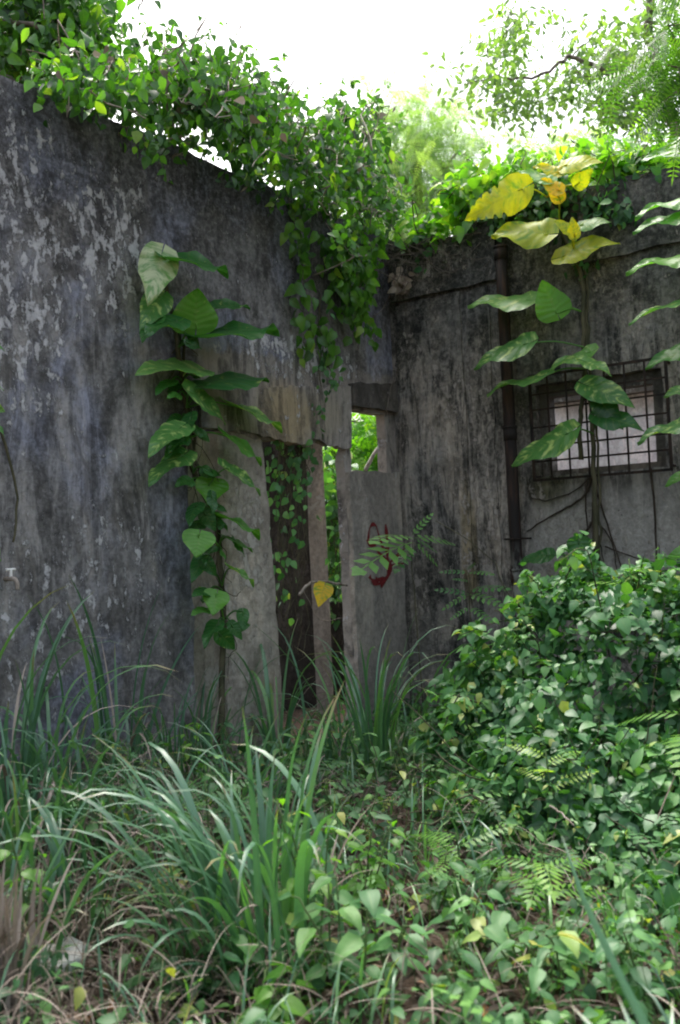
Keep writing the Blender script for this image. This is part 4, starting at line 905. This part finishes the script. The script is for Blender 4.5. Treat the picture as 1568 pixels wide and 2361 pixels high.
clump('fine dark grass clump between the pothos stem and the wall foot', (400, 1840), 46, .8, .016, .16, (0, -.1), (.8, 2.6), .3, .1, tint=(.25, .15))
lb = empty('grass_clump', (0, 0, 0)); props(lb, 'few long blurred grass blades leaning across the lower right corner', 'grass clump')
b = MB()
for (pts, w_) in (([(1295, 1925, 2.9), (1340, 2060, 2.6), (1400, 2190, 2.3), (1480, 2350, 2.0), (1560, 2520, 1.8)], .030),):
    q = [np.array(P(x, y, Y)) for x, y, Y in pts]; vs = []; at_ = []
    for i in range(21):
        t = i/20*(len(q)-1); i0 = min(int(t), len(q)-2); p = q[i0]*(1-t+i0)+q[i0+1]*(t-i0); ww = w_*.5*min(1, .08+i/9)
        for u_ in (-1, 0, 1): vs.append(p+np.array([u_*ww*1.0, u_*ww*.1, -u_*ww*.9+(abs(u_)-1)*.004])); at_.append((u_, .5*i/20, .05))
    b.add(vs, [(i*3+c_, i*3+c_+1, i*3+3+c_+1, i*3+3+c_) for i in range(20) for c_ in (0, 1)], a=np.array(at_))
g0 = P(1560, 2520, 1.8)
for i in range(3): blade(b, (g0.x+.05*i, g0.y+.1, gz(g0.x, g0.y)), 1.2+.4*i, .7, .022, .3, 1.2, 1.6, .4)
b.tube([g0, (g0.x+.02, g0.y, gz(g0.x, g0.y)-.02)], .008, .008, 6, .35); b.build('blades', M['grass'], lb)

# ------------------------------------------------------------------ ground cover, litter, straw
def inside(p):
    q = p-np.array([CX, CY]); return (q@np.array([V.x, V.y]) > .06) & (q@np.array([U.x, U.y]) > .06)
def gzv(x, y): return np.array([gz(a_, b_) for a_, b_ in zip(x, y)])
def field(n, x0, x1, y0, y1, dens):
    x = rng.uniform(x0, x1, n); y = y0+(y1-y0)*rng.uniform(0, 1, n)**1.25; p = np.stack([x, y], 1)
    k_ = inside(p) & (rng.uniform(0, 1, n) < dens(x, y)); return x[k_], y[k_]
def bumps(x, y): return .5+.5*np.sin(x*3.1+1.3*np.sin(y*2.3))*np.sin(y*2.9+1.7*np.sin(x*1.9))
def path(x, y):      # trodden gap with bare litter
    cx = .25+.10*(y-4.2); return np.exp(-((x-cx)/.28)**2)*((y > 3.1) & (y < 6.6))
# low creeping cover
x, y = field(33000, -3.2, 3.6, 1.7, 8.7, lambda x, y: np.clip((.42+.75*bumps(x, y)+.35*(x > .5))*(1-.4*path(x, y))*(1-.72*np.exp(-((x+.95)**2/.45+(y-3.7)**2/.5))), 0, 1))
n = len(x); h = np.abs(rng.normal(0, .11, n))*(.3+1.3*bumps(x*1.7, y*1.7))+.01
b = MB(); r_ = rng.uniform(0, 1, n)*1.0; P3 = np.stack([x, y, gzv(x, y)+h], 1)
tn = np.clip(rng.normal(.48, .24, n)+.15*np.sin(x*6)*np.sin(y*5), 0, 1)
rot = leaf_rot(n, (0, -.25, 0), 1.1, .25, .45)
for tm, lo, hi, s0, s1 in ((T_HEART, 0, .5, .022, .055), (T_ELL, .5, .85, .035, .08), (T_HEART2, .85, 1, .04, .085)):
    k_ = (r_ >= lo) & (r_ < hi); b.inst(tm, P3[k_], rot[k_], rng.uniform(s0, s1, k_.sum()), tn[k_])
sv = np.array([[-1, 0, 0], [1, 0, 0], [1, 0, 1], [-1, 0, 1.]]); T_ST = (sv, np.zeros((4, 3)), [(0, 1, 2, 3)]); k_ = (h > .05) & (rng.uniform(0, 1, n) < .5); m_ = int(k_.sum())
tilt = np.tile(np.eye(3), (m_, 1, 1)); tilt[:, 0, 2] = rng.normal(0, .4, m_); tilt[:, 1, 2] = rng.normal(0, .4, m_)
base_ = P3[k_]-np.stack([tilt[:, 0, 2]*h[k_], tilt[:, 1, 2]*h[k_], h[k_]], 1); b.inst(T_ST, base_, tilt, np.stack([np.full(m_, .0015), np.ones(m_), h[k_]], 1), np.full(m_, .1))
k_ = rng.uniform(0, 1, n) < .05; b.inst(T_FR5, P3[k_]+np.array([0, 0, .05]), leaf_rot(int(k_.sum()), (0, -.2, 0), 1.0, .1, .4), rng.uniform(.09, .2, k_.sum()), tn[k_])
props(b.build('ground_cover', M['cover']), 'low creeping green leaves covering the yard floor', 'ground cover', kind='stuff')
b = MB()
for i in range(3600):
    x = rng.uniform(-3, 3.2); y = 2.3+6*rng.uniform()**1.2
    if not inside(np.array([[x, y]]))[0]: continue
    if math.sin(x*3.3+y)*math.sin(y*2.7-x) < -.25: continue
    blade(b, (x, y, gz(x, y)-.01), rng.uniform(0, 6.28), rng.uniform(.12, .42), rng.uniform(.004, .011), rng.uniform(.05, .6), rng.uniform(.5, 2.4), 1.6, float(np.clip(rng.normal(.5, .25), 0, 1)), 6)
props(b.build('short_grass', M['grass']), 'thin short grass growing through the low creeping leaves', 'grass', kind='stuff')
x, y = field(26000, -3.2, 3.4, 1.7, 8.6, lambda x, y: .9+0*x); n = len(x); b = MB()
b.inst(T_ELL, np.stack([x, y, gzv(x, y)+rng.uniform(.004, .04, n)], 1), leaf_rot(n, (0, 0, 0), 1.6, .0, .55), rng.uniform(.03, .085, n), rng.uniform(0, 1, n)**1.1)
props(b.build('leaf_litter', M['litter']), 'brown fallen leaves strewn over the bare soil', 'leaf litter', kind='stuff')
b = MB()
for i in range(9000):
    left = rng.uniform() < .5
    x = rng.normal(-1.15, .6) if left else rng.uniform(-2.5, 2.2); y = rng.uniform(2.6, 6.3) if left else rng.uniform(2.4, 8)
    if not inside(np.array([[x, y]]))[0]: continue
    z = gz(x, y)+(rng.uniform(.0, .26) if left else rng.uniform(0, .14))
    blade(b, (x, y, z), rng.uniform(0, 6.28), rng.uniform(.06, .30), rng.uniform(.002, .006), rng.uniform(.5, 2.6), rng.uniform(.0, 1.8), 1.3, rng.uniform(0, 1)**1.3, 5)
props(b.build('dry_straw', M['straw']), 'matted dry straw and fallen grass stalks over the left bank', 'straw', kind='stuff')

# hanging sheaf of dead grass blades, lower left
sf = empty('dead_grass_sheaf', GP(40, 2350)); props(sf, 'sheaf of dead straw-coloured blades at the lower left edge', 'dead grass')
b = MB()
for i in range(60): blade(b, (rng.normal(-.03, .05), rng.normal(0, .05), 0), rng.uniform(0, 6.28), rng.uniform(.3, .55), .016, rng.uniform(.02, .35), rng.uniform(.1, 1.3), 2, rng.uniform(.4, 1), 8)
b.build('blades', M['straw'], sf)

# ---- leafy seedlings, each with its own look and place
def seedling(label, gp, hgt, n, ln, tm, mat='cover', sp=.12, tint=(.55, .2), name='leafy_seedling', stems=3, up=1.1, droop=.35):
    o0 = GP(*gp); t = empty(name, o0); props(t, label, 'plant'); b = MB(); sb = MB()
    pos = []; dirs = []
    for s_ in range(stems):
        a_ = rng.uniform(0, 6.28); tip = Vector((math.cos(a_)*sp*rng.uniform(.3, 1), math.sin(a_)*sp*rng.uniform(.3, 1), hgt*rng.uniform(.7, 1)))
        mid = tip*.5+Vector(rng.normal(0, .02, 3)); q = [Vector((0, 0, -.02)), mid, tip]; sb.tube(q, .005, .003, 6, .5, 4, .002)
        for j in range(n//stems):
            t_ = .25+.75*(j+1)/(n//stems); p = (mid*(2*t_) if t_ < .5 else mid.lerp(tip, 2*t_-1)); aa = j*2.4+s_
            d_ = Vector((math.cos(aa), math.sin(aa), .15)); pp = p+d_*.03; sb.tube([p, pp], .0025, .002, 4, .5, 1, 0, False)
            pos.append(pp); dirs.append(d_+Vector((0, 0, -droop)))
    m_ = len(pos); nr = rng.normal(0, .22, (m_, 3))+np.array([0, -.15, up])
    b.inst(tm, np.array(pos), frames(np.array(dirs), nr), ln*rng.uniform(.6, 1.1, m_), np.clip(rng.normal(*tint, m_), 0, 1))
    b.build('foliage', M[mat], t); sb.build('stem', M['gstem'], t)
T_OV = template(7, 5, .62, heart, .30, .14, .05, 0, .03)
seedling('broad-leaved seedling with pointed bright leaves in the middle foreground', (780, 2330), .48, 30, .11, T_OV, 'cover', .16, (.5, .2), stems=4)
seedling('tall seedling with yellow-green leaflets touching the biggest grass clump', (730, 2230), .60, 20, .10, T_LEAF6, 'lime', .14, (.35, .2))
seedling('heart-leaved seedling at the bottom edge below the biggest grass clump', (600, 2400), .24, 16, .10, T_OV, 'lime', .14, (.3, .2), stems=4)
seedling('dark glossy seedling on the right of the pointed bright one', (900, 2280), .36, 26, .09, T_OV, 'mound', .18, (.6, .2), stems=4)
seedling('small seedling in the trodden gap with drooping leaves', (1000, 2120), .28, 18, .09, T_LEAF6, 'cover', .12, (.5, .2))
seedling('round-leaved seedling beside the bare patch of litter', (1090, 2210), .30, 20, .09, T_OV, 'mound', .14, (.65, .2))
seedling('seedling with pale leaves low in the right foreground', (1250, 2330), .34, 26, .10, T_OV, 'cover', .2, (.6, .2), stems=5)
seedling('leafy seedling near the bottom right corner', (1480, 2340), .38, 30, .10, T_OV, 'mound', .22, (.6, .2), stems=5)
seedling('bright seedling at the foot of the vine mound', (1060, 1900), .26, 26, .08, T_HEART2, 'lime', .16, (.35, .2), stems=5)
seedling('seedling with upright leaves behind the fine grass', (700, 1820), .45, 26, .09, T_ELL, 'cover', .14, (.5, .2), stems=4)
seedling('bright-leaved seedling rising before the wall foot', (440, 1860), .50, 26, .08, T_LEAF6, 'lime', .14, (.3, .2), stems=4)
seedling('single large pale leaf plant at the left before the wall', (95, 1830), .62, 4, .17, T_OV, 'lime', .06, (.5, .1), stems=1, up=.4)
seedling('climbing seedling with paired small leaves at the left edge', (60, 2300), .55, 18, .07, T_HEART2, 'lime', .1, (.2, .1), stems=2)
seedling('seedling with broad leaves beside the straw in the lower left', (420, 2330), .22, 26, .10, T_OV, 'cover', .2, (.35, .2), stems=5)
seedling('low seedling under the biggest grass clump', (520, 2290), .18, 26, .08, T_OV, 'mound', .2, (.5, .2), stems=5)
seedling('tall leafy weed before the doorway, left of the fine grass', (700, 1900), .50, 30, .08, T_ELL, 'cover', .2, (.5, .2), stems=5)
seedling('dark leafy weed beside the pale pillar foot', (560, 1850), .52, 30, .08, T_LEAF6, 'mound', .2, (.5, .2), stems=5)
seedling('spreading weed with small round leaves before the fine grass', (820, 1960), .34, 40, .06, T_HEART2, 'cover', .24, (.5, .2), stems=6)
seedling('upright weed between the fine grass and the vine mound', (970, 1900), .46, 34, .075, T_ELL, 'mound', .2, (.6, .2), stems=5)
seedling('bushy weed right behind the biggest grass clump', (520, 1960), .40, 36, .07, T_HEART2, 'cover', .22, (.45, .2), stems=6)
seedling('leafy weed left of the straw, before the left wall', (230, 2010), .40, 34, .07, T_HEART2, 'mound', .22, (.6, .2), stems=6)
seedling('bright leafy weed right of the biggest grass clump', (830, 2130), .42, 36, .08, T_OV, 'lime', .22, (.25, .2), stems=6)
seedling('leafy weed low at the bottom edge, right of centre', (1120, 2420), .36, 36, .08, T_OV, 'cover', .24, (.45, .2), stems=6)
# fern like fronds
def fern(label, gp, hgt, n, ln, mat='lime', tm=T_FR, az0=0, tint=(.3, .15)):
    o0 = GP(*gp); t = empty('pinnate_seedling', o0); props(t, label, 'plant'); sb = MB(); b = MB()
    sb.tube([(0, 0, -.02), (.01, 0, hgt*.5), (0, .01, hgt)], .005, .004, 6, .5, 3); pos = []; d_ = []
    for i in range(n):
        a_ = az0+i*2.2; z = hgt*(.6+.4*i/n); pos.append((0, 0, z)); d_.append((math.cos(a_), math.sin(a_), rng.uniform(.15, .6)))
    b.inst(tm, np.array(pos), frames(np.array(d_), np.tile([0, -.25, 1.0], (n, 1))+rng.normal(0, .1, (n, 3))), ln*rng.uniform(.8, 1.15, n), np.clip(rng.normal(*tint, n), 0, 1))
    b.build('fronds', M[mat], t); sb.build('stem', M['gstem'], t)
T_FRN = T_frond(8, .30, .075, .5, True, .45)
fern('pinnate seedling with long leaflets at the right edge over the vine mound', (1600, 1960), .75, 7, .34, tm=T_FRN)
fern('yellowish pinnate seedling on the skirt of the vine mound', (1270, 1950), .44, 5, .22, tm=T_FR, tint=(.9, .1))
fern('pinnate seedling low in the right foreground behind the long blade', (1260, 2200), .36, 6, .22, tm=T_FRN)
fern('drooping bright pinnate seedling beside the bare litter', (1060, 2090), .30, 4, .22, tm=T_FR, az0=2)
fern('soft pinnate seedling before the middle of the wall foot', (480, 2010), .40, 5, .22, tm=T_FR, mat='cover')
fern('pinnate seedling over the crest of the vine mound', (1480, 1800), 1.28, 6, .30, tm=T_FRN)
fern('pinnate seedling in the dark between grass and vine mound', (1000, 1830), .46, 6, .26, tm=T_FR, mat='cover')

# pale stone
sn = MB(); c_ = GP(138, 2262); vs = []; fs = []
ol = [(-.10, -.045), (-.02, -.07), (.07, -.055), (.10, .0), (.06, .055), (-.03, .07), (-.09, .03)]
for z, sc_ in ((-.03, .85), (.0, 1), (.028, .95), (.036, .86)):
    for i, (x, y) in enumerate(ol): vs.append((x*sc_, y*sc_, z+.008*math.sin(i*2.1)+x*.08))
for l_ in range(3):
    for i in range(7): fs.append((l_*7+i, l_*7+(i+1) % 7, l_*7+7+(i+1) % 7, l_*7+7+i))
fs.append(tuple(range(21, 28))); fs.append(tuple(range(6, -1, -1)))
sn.add(vs, fs); o = sn.build('stone', M['stone'], None, False, True); o.location = c_+Vector((0, 0, .07)); o.rotation_euler = (.45, -.12, .5)
props(o, 'pale angular stone lying on the brown litter in the lower left corner', 'stone')
# fallen sticks
for i, (a_, b_, r_, lab) in enumerate((((1275, 1900, .25), (1330, 1945, .22), .006, 'pale thin stick poking out of the ground cover on the right'), ((130, 1850, .3), (70, 2030, .15), .010, 'pale dead stalk leaning on the straw bank at the left'), ((150, 2290, .02), (420, 2255, .02), .006, 'long straight stick lying behind the pale stone'))):
    A, B_ = GP(a_[0], a_[1]+90*a_[2]*4), GP(b_[0], b_[1]+90*b_[2]*4); A.z += a_[2]; B_.z += b_[2]
    b = MB(); b.tube([A, (A+B_)/2+Vector((0, 0, .01)), B_], r_, r_*.6, 6, .5, 4, .002); props(b.build('stick', M['twig']), lab, 'stick')
print('objects', len(bpy.data.objects), 'verts', sum(len(o.data.vertices) for o in bpy.data.objects if o.type == 'MESH'))
